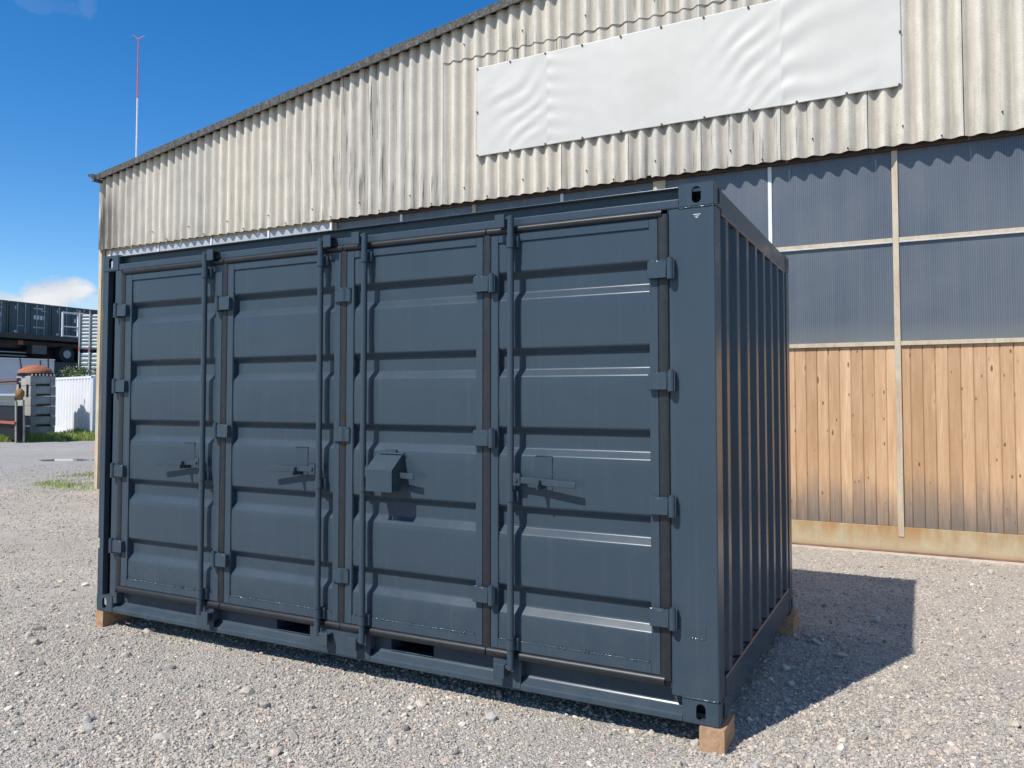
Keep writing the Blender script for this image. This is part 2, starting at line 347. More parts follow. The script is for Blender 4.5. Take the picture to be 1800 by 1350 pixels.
def m_stone():
    g = G('river_gravel'); r = g.objrand(); w = g.white(g.comb(r, 1.7, 9.2)).outputs['Value']
    cols = [(0.0, (.15, .155, .16)), (.14, (.29, .28, .265)), (.34, (.385, .36, .325)), (.50, (.30, .305, .31)), (.66, (.45, .42, .375)), (.80, (.39, .32, .28)), (.90, (.56, .54, .50)), (.965, (.46, .39, .29)), (1, (.33, .345, .36))]
    c = g.ramp(r, cols); n = g.noise(g.obj, 2.2, 5, .7)
    t = g.maprange(n, .3, .7, 1.03, 1.40); c = g.mix(1.0, c, g.comb(t, g.math('MULTIPLY', t, .96), g.math('MULTIPLY', t, .89)), 'MULTIPLY')
    g.set(Base_Color=c, Roughness=.85, Specular_IOR_Level=.3); g.bump(n, .3, .05); return g.m
STONE = m_stone()
def m_grass():
    g = G('grass_blades'); r = g.noise(g.pos, 3.0, 3); n = g.noise(g.pos, 40, 2)
    c = g.ramp(r, [(.3, (.16, .24, .04)), (.55, (.27, .36, .06)), (.75, (.38, .36, .11))])
    c = g.mix(g.maprange(n, .5, .8), c, (.30, .26, .13)); g.set(Base_Color=c, Roughness=.6)
    g.p.inputs['Subsurface Weight'].default_value = 0.0; return g.m
GRASS = m_grass()
def m_leaf():
    g = G('shrub_leaves'); r = g.noise(g.pos, 6, 3); c = g.ramp(r, [(.3, (.03, .055, .015)), (.7, (.10, .14, .045))])
    g.set(Base_Color=c, Roughness=.45); return g.m
LEAF = m_leaf()
NAVY = simple('dark_blue_grey_paint', (.050, .075, .085), .5, 0, .2, .8)
ROD = simple('pale_rod_paint', (.34, .37, .38), .45)
LETTER = simple('white_lettering', (.62, .64, .65), .6, 0, .15, 9)
WHITE = simple('white_container_paint', (.74, .75, .77), .5, 0, .06, 1.2)
OFFWHITE = simple('off_white_sheet', (.58, .59, .62), .6, 0, .10, .7)
BLACK = simple('black_chassis_paint', (.012, .013, .018), .45, 0, .4, 2)
TYRE = simple('tyre_rubber', (.015, .015, .016), .8)
RUST = simple('rusty_steel', (.30, .105, .05), .85, 0, .3, 5, .3)
RED = simple('red_steel', (.34, .09, .06), .7, 0, .2)
ORANGE = simple('cone_orange', (.80, .13, .06), .5, 0, .05)
OXIDE = simple('brown_cast_iron', (.22, .12, .04), .8, 0, .3, 7)
MASTRED = simple('mast_red', (.55, .10, .12), .5); MASTWHITE = simple('mast_white', (.62, .68, .74), .5)

# ------------------------------------------------------------------ mesh helpers
def wm(o):
    m = o.matrix_basis.copy()
    return wm(o.parent) @ o.matrix_parent_inverse @ m if o.parent else m
def box(bm, x0, x1, y0, y1, z0, z1):
    r = bmesh.ops.create_cube(bm, size=1.0)
    for v in r['verts']:
        v.co = Vector(((x0 + x1) / 2 + v.co.x * (x1 - x0), (y0 + y1) / 2 + v.co.y * (y1 - y0), (z0 + z1) / 2 + v.co.z * (z1 - z0)))
    return r['verts']
def cyl(bm, a, b, r, seg=14, r2=None):
    a = Vector(a); b = Vector(b); d = b - a
    res = bmesh.ops.create_cone(bm, cap_ends=True, segments=seg, radius1=r, radius2=r if r2 is None else r2, depth=d.length)
    mt = Matrix.Translation((a + b) / 2) @ d.to_track_quat('Z', 'Y').to_matrix().to_4x4()
    bmesh.ops.transform(bm, matrix=mt, verts=res['verts']); return res['verts']
def link(name, me, mat, parent=None, local=False, smooth=0.0):
    if mat is not None and not me.materials: me.materials.append(mat)
    o = bpy.data.objects.new(name, me); COL.objects.link(o)
    if smooth:
        me.polygons.foreach_set('use_smooth', [True] * len(me.polygons)); me.set_sharp_from_angle(angle=rad(smooth))
    if parent is not None:
        o.parent = parent
        if not local: o.matrix_parent_inverse = wm(parent).inverted()
    return o
def obj(name, bm, mat, parent=None, bevel=0.0, local=False, smooth=0.0, seg=1):
    if bevel: bmesh.ops.bevel(bm, geom=list(bm.edges), offset=bevel, segments=seg, affect='EDGES', profile=0.5, clamp_overlap=True)
    bmesh.ops.recalc_face_normals(bm, faces=bm.faces)
    me = bpy.data.meshes.new(name); bm.to_mesh(me); bm.free()
    return link(name, me, mat, parent, local, smooth)
def boxes(name, lst, mat, parent=None, bevel=0.002, local=False):
    bm = bmesh.new()
    for b in lst: box(bm, *b)
    return obj(name, bm, mat, parent, bevel, local)
def pyobj(name, vs, fs, mat, parent=None, smooth=0.0, local=False):
    me = bpy.data.meshes.new(name); me.from_pydata(vs, [], fs); me.update()
    return link(name, me, mat, parent, local, smooth)
def extrude_profile(name, prof, a, b, axis, mat, parent, smooth=0, closed=False, local=False, caps=False):
    """prof: list of 2-D points; axis 'x': (y,z) swept in x, 'z': (x,y) swept in z, 'y': (x,z) swept in y"""
    vs = []
    for t in (a, b):
        for p, q in prof:
            vs.append({'x': (t, p, q), 'z': (p, q, t), 'y': (p, t, q)}[axis])
    n = len(prof); fs = []
    for i in range(n if closed else n - 1):
        j = (i + 1) % n; fs.append((i, j, n + j, n + i))
    if caps: fs += [tuple(range(n))[::-1], tuple(range(n, 2 * n))]
    me = bpy.data.meshes.new(name); me.from_pydata(vs, [], fs); me.update()
    bm = bmesh.new(); bm.from_mesh(me); bmesh.ops.recalc_face_normals(bm, faces=bm.faces); bm.to_mesh(me); bm.free()
    return link(name, me, mat, parent, local, smooth)
def fillet(pts, r, seg=3):
    out = [pts[0]]
    for i in range(1, len(pts) - 1):
        p = Vector(pts[i]); a = Vector(pts[i - 1]) - p; b = Vector(pts[i + 1]) - p
        t = min(r, a.length * .45, b.length * .45); A = p + a.normalized() * t; B = p + b.normalized() * t
        for k in range(seg + 1):
            s = k / seg; out.append(tuple(A * (1 - s) ** 2 + p * 2 * s * (1 - s) + B * s * s))
    out.append(pts[-1]); return out
def thing(name, label, cat, loc=(0, 0, 0), rz=0.0, group=None):
    o = bpy.data.objects.new(name, None); COL.objects.link(o); o.empty_display_size = .3
    o.location = loc; o.rotation_euler = (0, 0, rz); o['label'] = label; o['category'] = cat
    if group: o['group'] = group
    return o
def tag(o, label, cat, group=None):
    o['label'] = label; o['category'] = cat
    if group: o['group'] = group
    return o
def copy_tree(o, parent=None):
    c = o.copy(); COL.objects.link(c); c.parent = parent
    for ch in o.children: copy_tree(ch, c)
    return c

# ------------------------------------------------------------------ ground
bm = bmesh.new()
bmesh.ops.create_grid(bm, x_segments=2, y_segments=2, size=900)
gr = obj('gravel_ground', bm, GROUND); gr['kind'] = 'structure'

# loose stones: real pebbles instanced on points, dense in the foreground
def rock(seed):
    bm = bmesh.new(); bmesh.ops.create_icosphere(bm, subdivisions=2, radius=1.0)
    for v in bm.verts:
        n = noise.noise(v.co * 1.3 + Vector((seed * 7.3, 0, 0))); n2 = noise.noise(v.co * 2.9 + Vector((0, seed * 3.1, 0)))
        v.co *= 1 + .32 * n + .12 * n2
    r = random.Random(seed)
    for _ in range(5 if seed % 3 else 9):                            # split faces: crushed stone among the rounded pebbles
        pn = Vector((r.gauss(0, 1), r.gauss(0, 1), r.gauss(0, .7))).normalized(); dd = r.uniform(.55, .85)
        for v in bm.verts:
            q = v.co.dot(pn)
            if q > dd: v.co -= pn * (q - dd) * .92
    me = bpy.data.meshes.new('pebble_shape'); bm.to_mesh(me); bm.free()
    me.materials.append(STONE); me.polygons.foreach_set('use_smooth', [True] * len(me.polygons)); me.set_sharp_from_angle(angle=rad(24))
    return bpy.data.objects.new('pebble_shape', me)
def stones():
    protos = bpy.data.collections.new('pebble_shapes')
    for i in range(7): protos.objects.link(rock(i))
    n = 340000
    u = rng.random(n); d0, d1 = 2.3, 20.0
    dep = 1 / (1 / d0 + u * (1 / d1 - 1 / d0)); lat = (rng.random(n) * 2 - 1) * .84 + .03
    f2 = np.array([-math.sin(YAW), math.cos(YAW)]); r_2 = np.array([math.cos(YAW), math.sin(YAW)])
    xy = np.array([CAM.x, CAM.y]) + dep[:, None] * f2 + (lat * dep)[:, None] * r_2
    big = rng.random(n)
    s = np.exp(rng.normal(math.log(.0047), .45, n)); s = np.where(big > .992, rng.uniform(.010, .017, n), s)
    s = np.where(big > .9992, rng.uniform(.022, .040, n), s)
    s = np.maximum(s, dep * .0009)
    keep = xy[:, 1] < 5.9
    keep |= xy[:, 0] < -12.8
    far_ok = rng.random(n) < np.clip(1.3 - dep / 22, .25, 1); keep &= far_ok
    # patchy: some ground is packed fines
    pn = np.array([noise.noise(Vector((a * .8, b * .8, 0))) for a, b in xy]); keep &= rng.random(n) < np.clip(.84 + pn * 1.1, .3, 1)
    xy = xy[keep]; s = s[keep]; m = len(s)
    sc = np.stack([s * rng.uniform(.8, 1.6, m), s * rng.uniform(.75, 1.2, m), s * rng.uniform(.45, .95, m)], 1)
    rot = np.stack([rng.normal(0, .32, m), rng.normal(0, .32, m), rng.uniform(0, 6.28, m)], 1)
    co = np.concatenate([xy, (sc[:, 2] * rng.uniform(.0, .6, m))[:, None]], 1)
    me = bpy.data.meshes.new('loose_stones'); me.vertices.add(m); me.vertices.foreach_set('co', co.astype(np.float32).ravel())
    for nm, arr in (('rot', rot), ('scl', sc)):
        a = me.attributes.new(nm, 'FLOAT_VECTOR', 'POINT'); a.data.foreach_set('vector', arr.astype(np.float32).ravel())
    a = me.attributes.new('pick', 'INT', 'POINT'); a.data.foreach_set('value', rng.integers(0, 7, m).astype(np.int32))
    o = bpy.data.objects.new('loose_stones', me); COL.objects.link(o); o['kind'] = 'stuff'; o['label'] = 'loose pale river gravel strewn over the yard'; o['category'] = 'gravel'
    ng = bpy.data.node_groups.new('scatter_pebbles', 'GeometryNodeTree')
    ng.interface.new_socket('Geometry', in_out='INPUT', socket_type='NodeSocketGeometry')
    ng.interface.new_socket('Geometry', in_out='OUTPUT', socket_type='NodeSocketGeometry')
    N = ng.nodes; L = ng.links; gi = N.new('NodeGroupInput'); go = N.new('NodeGroupOutput')
    ip = N.new('GeometryNodeInstanceOnPoints'); ci = N.new('GeometryNodeCollectionInfo')
    ci.inputs['Collection'].default_value = protos; ci.inputs['Separate Children'].default_value = True; ci.inputs['Reset Children'].default_value = True
    def na(nm, ty):
        q = N.new('GeometryNodeInputNamedAttribute'); q.data_type = ty; q.inputs['Name'].default_value = nm; return q.outputs['Attribute']
    L.new(gi.outputs[0], ip.inputs['Points']); L.new(ci.outputs[0], ip.inputs['Instance']); ip.inputs['Pick Instance'].default_value = True
    L.new(na('pick', 'INT'), ip.inputs['Instance Index']); L.new(na('rot', 'FLOAT_VECTOR'), ip.inputs['Rotation']); L.new(na('scl', 'FLOAT_VECTOR'), ip.inputs['Scale'])
    L.new(ip.outputs[0], go.inputs[0]); md = o.modifiers.new('scatter', 'NODES'); md.node_group = ng
stones()

# ------------------------------------------------------------------ the hall
HX0, HX1 = -12.62, 9.5
YC, AMP, PITCHW = 5.815, 0.031, 0.181
XR = 3.4                                            # ridge, outside the frame
def roofz(x): return 5.685 + 0.1525 * (min(x, 2 * XR - x) + 12.49)
hall = thing('workshop_hall', 'large shed with cream corrugated cladding, grey glazing and larch boards behind the container', 'building', (HX0, 5.97, 0))

def sheet(x0, x1, z0, z1f, yo, tilt, seed, chip=None):
    n = max(2, int(round((x1 - x0) / PITCHW * 12))); rows = 2
    vs, fs = [], []
    for side in (0, 1):
        for r in range(rows + 1):
            for i in range(n + 1):
                x = x0 + (x1 - x0) * i / n; ph = 2 * math.pi * (x + 9.594) / PITCHW
                y = YC + yo - AMP * math.cos(ph) + tilt * (i / n - .5) + side * .0065
                zt = z1f(x); zb = z0 + (.004 * noise.noise(Vector((x * 6, seed, 0))) if z0 > 0 else 0)
                if chip and chip[0] < x < chip[1]: zb += chip[2]
                z = zb + (zt - zb) * r / rows; vs.append((x, y, z))
    w = n + 1; h = (rows + 1) * w
    for s in (0, 1):
        for r in range(rows):
            for i in range(n):
                a = s * h + r * w + i; q = (a, a + 1, a + w + 1, a + w); fs.append(q if s == 0 else q[::-1])
    for r0 in (0, rows):
        for i in range(n):
            a = r0 * w + i; q = (a, a + h, a + h + 1, a + 1); fs.append(q if r0 == 0 else q[::-1])
    for i0 in (0, n):
        for r in range(rows):
            a = r * w + i0; q = (a, a + w, a + w + h, a + h); fs.append(q if i0 == 0 else q[::-1])
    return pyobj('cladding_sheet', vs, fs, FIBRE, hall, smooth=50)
top = lambda x: roofz(x) + .03
edges = [-12.55, -11.79, -11.405] + [-9.594 - .907 + .907 * k for k in range(0, 23)]
edges = [e for e in edges if e < HX1]
LOW = 4.405
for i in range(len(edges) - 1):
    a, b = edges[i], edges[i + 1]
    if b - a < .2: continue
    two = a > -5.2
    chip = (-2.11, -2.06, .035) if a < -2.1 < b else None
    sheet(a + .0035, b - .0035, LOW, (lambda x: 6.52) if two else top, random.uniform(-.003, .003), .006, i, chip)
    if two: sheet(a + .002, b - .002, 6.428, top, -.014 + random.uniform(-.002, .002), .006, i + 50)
# bolts through the sheets, every second sheet wave
def bolt(x, z, y=None, mat=BOLT, parent=None, name='cladding_bolt'):
    bm = bmesh.new(); y = YC - AMP if y is None else y
    cyl(bm, (x, y + .01, z), (x, y - .010, z), .009, 8); cyl(bm, (x, y - .012, z), (x, y - .024, z), .006, 6)
    return obj(name, bm, mat, parent or hall)
for k in range(-2, 13):
    x = -9.594 + .907 * k + .907 * .18 + .14
    x = round((x + 9.594) / PITCHW) * PITCHW - 9.594
    bolt(x, LOW + .19)
    if x > -5.2: bolt(x, 6.62, YC - AMP - .014)
    bolt(x + PITCHW * 2, LOW + .03)
# verge: overlapping lichen-grey fibre cement angle pieces up the gable
def verge():
    x = -12.48; k = 0
    while x < HX1 + .3:
        e = min(x + 1.22, HX1 + .3)
        if x < XR < e: e = XR
        z0, z1 = roofz(x), roofz(e); dy = -.006 * (k % 2); t = .11; vs = []
        for xx, zz in ((x, z0), (e + .02, z1 + (.02 * (z1 - z0) / (e - x)))):
            w = .006 * (k % 2)
            for yy, dz in ((5.70 + dy, -.005 - w), (5.70 + dy, t + w), (6.05, t + .012 + w), (6.05, t - .02), (5.725, t - .022), (5.725, -.005 - w)):
                vs.append((xx, yy, zz + dz))
        fs = [(i, (i + 1) % 6, 6 + (i + 1) % 6, 6 + i) for i in range(6)] + [(5, 4, 3, 2, 1, 0), (6, 7, 8, 9, 10, 11)]
        o = pyobj('verge_trim', vs, fs, VERGE, hall)
        x = e; k += 1
verge()
# roof sheets, side and back walls
bm = bmesh.new()
for xa, xb in ((HX0 + .16, XR), (XR, HX1 + .4)):
    n = 120
    for i in range(n):
        y0 = 5.85 + 18 * i / n; y1 = 5.85 + 18 * (i + 1) / n; d0 = .02 * math.cos(i * math.pi); d1 = .02 * math.cos((i + 1) * math.pi)
        f = [bm.verts.new((xx, yy, roofz(xx) + .085 + dd)) for xx, yy, dd in ((xa, y0, d0), (xb, y0, d0), (xb, y1, d1), (xa, y1, d1))]
        bm.faces.new(f)
obj('roof', bm, VERGE, hall, smooth=60)
def side_wall(x, s):
    vs, fs = [], []; n = 400
    for i in range(n + 1):
        y = 5.83 + 18 * i / n; dx = s * AMP * math.cos(2 * math.pi * (y - 5.83) / PITCHW)
        vs += [(x + dx, y, 0.0), (x + dx, y, roofz(x) + .05)]
        if i: fs.append((2 * i - 2, 2 * i, 2 * i + 1, 2 * i - 1))
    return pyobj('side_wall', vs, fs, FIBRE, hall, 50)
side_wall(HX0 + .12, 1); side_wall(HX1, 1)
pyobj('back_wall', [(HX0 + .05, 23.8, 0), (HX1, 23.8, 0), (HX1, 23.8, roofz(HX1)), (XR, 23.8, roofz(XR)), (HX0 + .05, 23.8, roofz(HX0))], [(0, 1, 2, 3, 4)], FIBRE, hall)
# gutter at the low eave, its outlet end showing at the corner
gut = fillet([(-12.59, 5.785), (-12.59, 5.71), (-12.50, 5.71), (-12.50, 5.785)], .04, 4)
extrude_profile('gutter', gut + [(p - .0 + (.004 if p < -12.54 else -.004), q + .004) for p, q in gut[::-1]], 5.60, 23.8, 'y', GALV, hall, closed=True, caps=True)
boxes('eave_soffit', [(-12.50, -12.45, 5.62, 5.84, 5.64, 5.70)], VERGE, hall)
# backing behind the cladding, closed ends above the glazing
boxes('inner_lining', [(HX0 + .1, HX1 - .05, 6.06, 6.10, 0.02, 5.6)], DARK, hall, 0)

# corner post and column at the left end
boxes('corner_post', [(-12.575, -12.475, 5.845, 5.97, -.02, 4.43)], CREAM, hall)
boxes('column', [(-12.44, -12.30, 5.90, 6.04, -.02, 4.43)], CREAM, hall)
boxes('door_rail_beam', [(-7.12, HX1 - .05, 5.915, 6.05, 4.385, 4.52)], BROWN, hall, .004)
boxes('lintel', [(-12.30, -7.13, 5.90, 6.03, 4.375, 4.43)], CREAM, hall, .003)
# fixed glazing band on the left (stands 9 cm further forward)
mull = [-12.29, -11.0, -9.70, -8.41, -7.13]
for a, b in zip(mull[:-1], mull[1:]):
    boxes('window_pane', [(a + .02, b - .02, 5.885, 5.90, 2.30, 4.372)], PALE, hall, 0)
for a in mull: boxes('window_mullion', [(a - .018, a + .018, 5.865, 5.91, 2.30, 4.374)], WHITEALU, hall)
boxes('larch_cladding', [(-12.29, -7.13, 5.90, 5.93, .29, 2.24)], WOOD, hall, 0)
boxes('window_sill', [(-12.30, -7.14, 5.87, 5.92, 2.242, 2.298)], CREAM, hall)
# sliding door leaves: 2.65 m bays, cream posts, white middle mullion, glazing above larch boards
posts = [-7.12, -4.645, -1.98, .632, 3.285, 5.94, 8.59]
def board_panel(a, b):
    P = .1175; k0 = math.ceil((a - .047) / P); xs = [a]
    prof = [(a, 5.972)]
    for k in range(k0, int((b - .047) / P) + 1):
        x = .047 + P * k
        if x - .012 > a and x + .012 < b: prof += [(x - .011, 5.972), (x - .003, 5.979), (x - .0025, 5.984), (x + .001, 5.984), (x + .0015, 5.978), (x + .007, 5.972)]
    prof += [(b, 5.972)]
    prof = [(x, y + .0) for x, y in prof]
    return extrude_profile('larch_boards', prof, .285, 2.242, 'z', WOOD, hall, 0)
for i, p in enumerate(posts):
    boxes('door_post', [(p - (.03 if i != 2 else .09), p + (.03 if i != 2 else .065), 5.942, 6.0, .02 if i != 3 else .18, 4.384)], CREAM, hall, .003)
for a, b in zip(posts[:-1], posts[1:]):
    m = (a + b) / 2; m = m if a != -1.98 else -.675
    a2, b2 = a + (.031 if a != -1.98 else .066), b - (.031 if b != -1.98 else .091)
    if b2 > HX1: b2 = HX1 - .06
    boxes('door_mullion', [(m - .021, m + .021, 5.952, 5.99, 3.425, 4.383)], WHITEALU, hall)
    for x0, x1 in ((a2, m - .022), (m + .022, b2)):
        boxes('glazing_pane', [(x0, x1, 5.968, 5.984, 3.424, 4.384)], POLY, hall, 0)
    boxes('glazing_rail', [(a2, b2, 5.948, 5.99, 3.388, 3.423)], CREAM, hall)
    boxes('rail_flashing', [(a2, b2, 5.938, 5.985, 3.366, 3.386)], DULL, hall)
    boxes('glazing_pane', [(a2, b2, 5.968, 5.984, 2.29, 3.364)], POLY, hall, 0)
    boxes('door_transom', [(a2, b2, 5.94, 5.99, 2.243, 2.289)], CREAM, hall)
    board_panel(a2, b2)
# steel base plates and floor track
for a, b in ((-12.3, -7.15), (-7.12, -4.645), (-4.64, -1.99), (-1.98, HX1 - .05)):
    boxes('base_plate', [(a, b, 5.951, 5.99, -.03, .283)], PLINTH, hall, .003)
boxes('floor_track', [(-7.2, HX1 - .05, 5.915, 5.949, -.02, .028)], simple('rusty_track', (.20, .11, .08), .8, 0, .3, 8), hall)
boxes('track_kerb', [(-7.2, HX1 - .05, 5.80, 5.913, -.03, .012)], simple('pale_kerb_concrete', (.46, .40, .33), .9, 0, .2, 9, .3), hall)

# ------------------------------------------------------------------ blank banner on the gable
ban = thing('banner', 'large blank white tarpaulin banner screwed to the corrugated gable', 'banner', (-1.88, 5.77, 4.99))
def banner():
    x0, x1 = -4.505, .724; zb0, zb1 = 4.998, 5.028; zt0, zt1 = 6.243, 6.285
    nx, nz = 420, 110; vs, fs = [], []
    def env(x, a, b, s=.12): return 1 / (1 + math.exp(-(x - a) / s)) / (1 + math.exp((x - b) / s))
    for j in range(nz + 1):
        for i in range(nx + 1):
            s, t = i / nx, j / nz; x = x0 + (x1 - x0) * s; zb = zb0 + (zb1 - zb0) * s; zt = zt0 + (zt1 - zt0) * s
            sag = .008 * abs(math.sin(math.pi * (x + 4.505) / .5075))
            z = zb + sag * 0.5 + (zt - zb - sag) * t
            w = .5 + noise.noise(Vector((x * 1.2, z * 1.2, 3)))
            d1 = env(x, -4.28, -3.52, .07) * .0060 * math.sin(2 * math.pi * ((z - .85 * x) / .30 + 1.1 * w)) * (1 - abs(2 * t - 1) ** 4)
            d1 *= .4 + 1.2 * abs(noise.noise(Vector((x * 2, z * 3, 9))))
            q = x + 3.44; d2 = 0
            if 0 < q < .5: d2 = .004 * math.exp(-q / .16) * math.sin(2 * math.pi * z / .20 + q * 6)
            d3 = env(x, -1.5, -.56, .06) * .0055 * max(0, (x + 1.6)) * (.3 + 1.6 * abs(noise.noise(Vector((x * 1.6, z * 2.4, 5))))) * math.sin(2 * math.pi * ((z - .75 * x) / .27 + 1.2 * w)) * (1 - abs(2 * t - 1) ** 4)
            q = x + .5; d4 = 0
            if 0 < q < 1.0: d4 = .006 * math.exp(-q / .5) * math.sin(2 * math.pi * ((z - .5 * x) / .37 + w))
            base = .010 * noise.noise(Vector((x * .8, z * .9, 1))) + .002 * noise.noise(Vector((x * 5, z * 5, 1)))
            for sx in (-3.475, -.50): base -= .003 * math.exp(-((x - sx) / .03) ** 2)
            vs.append((x, 5.772 + base + d1 + d2 + d3 + d4, z))
    w_ = nx + 1
    for j in range(nz):
        for i in range(nx):
            a = j * w_ + i; fs.append((a, a + 1, a + w_ + 1, a + w_))
    o = pyobj('tarpaulin', vs, fs, TARP, ban, 180)
    md = o.modifiers.new('thickness', 'SOLIDIFY'); md.thickness = .002; md.offset = 1
    for k in range(11):
        x = min(x0 + .0 + k * .5205, x1 - .012); x = max(x, x0 + .015); s = (x - x0) / (x1 - x0)
        for zz in (zb0 + (zb1 - zb0) * s + .016, zt0 + (zt1 - zt0) * s - .018):
            bm = bmesh.new(); cyl(bm, (x, 5.775, zz), (x, 5.752, zz), .013, 10); obj('banner_screw', bm, BOLT, ban)
    for x in (x0 + .01, x1 - .01):
        bm = bmesh.new(); cyl(bm, (x, 5.775, 5.62), (x, 5.752, 5.62), .012, 10); obj('banner_screw', bm, BOLT, ban)
banner()

# ------------------------------------------------------------------ the side-door container
L0, H0, H1, DEP = -4.470, .115, 2.706, 2.438
ct = thing('shipping_container', 'dark blue grey storage container with four side doors, propped on timber blocks', 'container', (-2.235, 1.219, H0))
def casting(xs, ys, zs):
    """hollow corner fitting with oval holes; xs, ys, zs = sign of its outer faces"""
    lx, ly, lz = .178, .162, .118
    def mk(bm):
        me = bpy.data.meshes.new('t'); bm.to_mesh(me); bm.free(); return bpy.data.objects.new('t', me)
    bm = bmesh.new(); box(bm, -lx, 0, 0, ly, 0, lz); bmesh.ops.bevel(bm, geom=list(bm.edges), offset=.006, segments=2, affect='EDGES'); a = mk(bm)
    cuts = []
    bm = bmesh.new(); box(bm, -lx + .02, -.014, .014, ly - .02, .016, lz - .016); cuts.append(mk(bm))
    def stad(axis):
        bm = bmesh.new(); w, h, n = .0225, (.041 if axis == 'y' else .041), 12; pts = []
        for k in range(n + 1): t = math.pi * k / n; pts.append((w * math.cos(t), h - w + w * math.sin(t)))
        for k in range(n + 1): t = math.pi + math.pi * k / n; pts.append((w * math.cos(t), -(h - w) + w * math.sin(t)))
        cx, cz, cy = -.089, lz / 2, .081
        fr = []
        for dd in (-.05, .05):
            ring = []
            for p, q in pts:
                if axis == 'y': co = (cx + p, dd, cz + q)
                elif axis == 'x': co = (dd, cy + p, cz + q)
                else: co = (cx + q * 1.5, cy + p * 1.3, (lz if zs > 0 else 0) + dd * .5)
                ring.append(bm.verts.new(co))
            fr.append(ring)
        m = len(pts); bm.faces.new(fr[0]); bm.faces.new(fr[1][::-1])
        for k in range(m): bm.faces.new((fr[0][k], fr[1][k], fr[1][(k + 1) % m], fr[0][(k + 1) % m]))
        bmesh.ops.recalc_face_normals(bm, faces=bm.faces); return mk(bm)
    cuts += [stad('y'), stad('x'), stad('z')]
    COL.objects.link(a)
    for c in cuts:
        COL.objects.link(c); md = a.modifiers.new('b', 'BOOLEAN'); md.operation = 'DIFFERENCE'; md.object = c; md.solver = 'EXACT'
    dg = bpy.context.evaluated_depsgraph_get(); me = bpy.data.meshes.new_from_object(a.evaluated_get(dg))
    for o in cuts + [a]: bpy.data.objects.remove(o)
    return me
cast_lo = casting(1, 1, -1); cast_hi = casting(1, 1, 1)
for xs in (0, 1):
    for ys in (0, 1):
        for zs in (0, 1):
            me = (cast_hi if zs else cast_lo).copy(); me.name = 'corner_casting'
            m = Matrix.Identity(4)
            if xs: m[0][0] = -1
            if ys: m[1][1] = -1
            m.translation = (L0 if xs else 0, DEP if ys else 0, (H1 - .118) if zs else H0)
            me.transform(m)
            if (xs + ys) % 2: me.flip_normals()
            me.materials.clear(); link('corner_casting', me, PAINT, ct, smooth=40)
def weld(a, b, r, name='weld_bead', parent=None, step=.006, amp=.45, mat=BEAD, skip=0.0):
    a = Vector(a); b = Vector(b); L = (b - a).length; n = int(L / step); d = (b - a) / n
    t1 = Vector((0, 1, 0)) if abs(d.normalized().y) < .9 else Vector((1, 0, 0)); t2 = d.normalized().cross(t1)
    vs, fs = [], []; K = 6; sd = random.random() * 99
    for i in range(n + 1):
        q = noise.noise(Vector((i * .55, sd, 0))); rr = r * (1 + amp * q + .35 * amp * math.sin(i * 1.7))
        if noise.noise(Vector((i * .02, sd, 4))) < skip - .5: rr *= .35
        c = a + d * i + t2 * r * .25 * q
        for k in range(K):
            th = 2 * math.pi * k / K; vs.append(tuple(c + t1 * rr * math.cos(th) + t2 * rr * math.sin(th)))
        if i:
            for k in range(K): fs.append(((i - 1) * K + k, (i - 1) * K + (k + 1) % K, i * K + (k + 1) % K, i * K + k))
    return pyobj(name, vs, fs, mat, parent or ct, 60)
ZC0, ZC1 = H0 + .118, H1 - .118
# posts
boxes('corner_post', [(-.2285, -.003, .004, .13, ZC0, ZC1)], PAINT, ct, .005)
weld((-.176, .004, ZC0 + .001), (-.006, .004, ZC0 + .001), .0045); weld((-.176, .004, ZC1), (-.006, .004, ZC1), .004); weld((-.004, .01, ZC0 + .001), (-.004, .125, ZC0 + .001), .004)
zn = [.60, 1.43, 2.275]; segs = []; z0 = ZC0
for z in zn + [None]:
    e = z - .036 if z else ZC1; segs.append((L0 + .002, L0 + .0205, .004, .05, z0, e)); z0 = (z + .036) if z else None
boxes('corner_post', [(L0 + .018, L0 + .060, .004, .05, ZC0, ZC1), (L0 + .018, L0 + .16, .14, .15, ZC0, ZC1), (L0 + .004, L0 + .018, .05, .15, ZC0, ZC1), (-4.327, -4.2655, .002, .14, ZC0, ZC1)] + segs, PAINT, ct, .002)
for y0, y1 in ((DEP - .13, DEP - .003),):
    boxes('corner_post', [(-.16, -.003, y0, y1, ZC0, ZC1)], PAINT, ct, .005)
    boxes('corner_post', [(L0 + .003, L0 + .16, y0, y1, ZC0, ZC1)], PAINT, ct, .005)
weld((-.2295, .006, ZC0 + .03), (-.2295, .006, ZC1), .002)
# top rail: thin lip above a set-back face above a box section
tr = [(.20, 2.694), (.002, 2.694), (.002, 2.689), (.046, 2.688), (.048, 2.640), (.006, 2.637), (.003, 2.632), (.003, 2.596), (.006, 2.590), (.20, 2.590)]
extrude_profile('top_rail', fillet(tr, .0015, 2), L0 + .178, -.178, 'x', PAINT, ct, closed=True, caps=True)
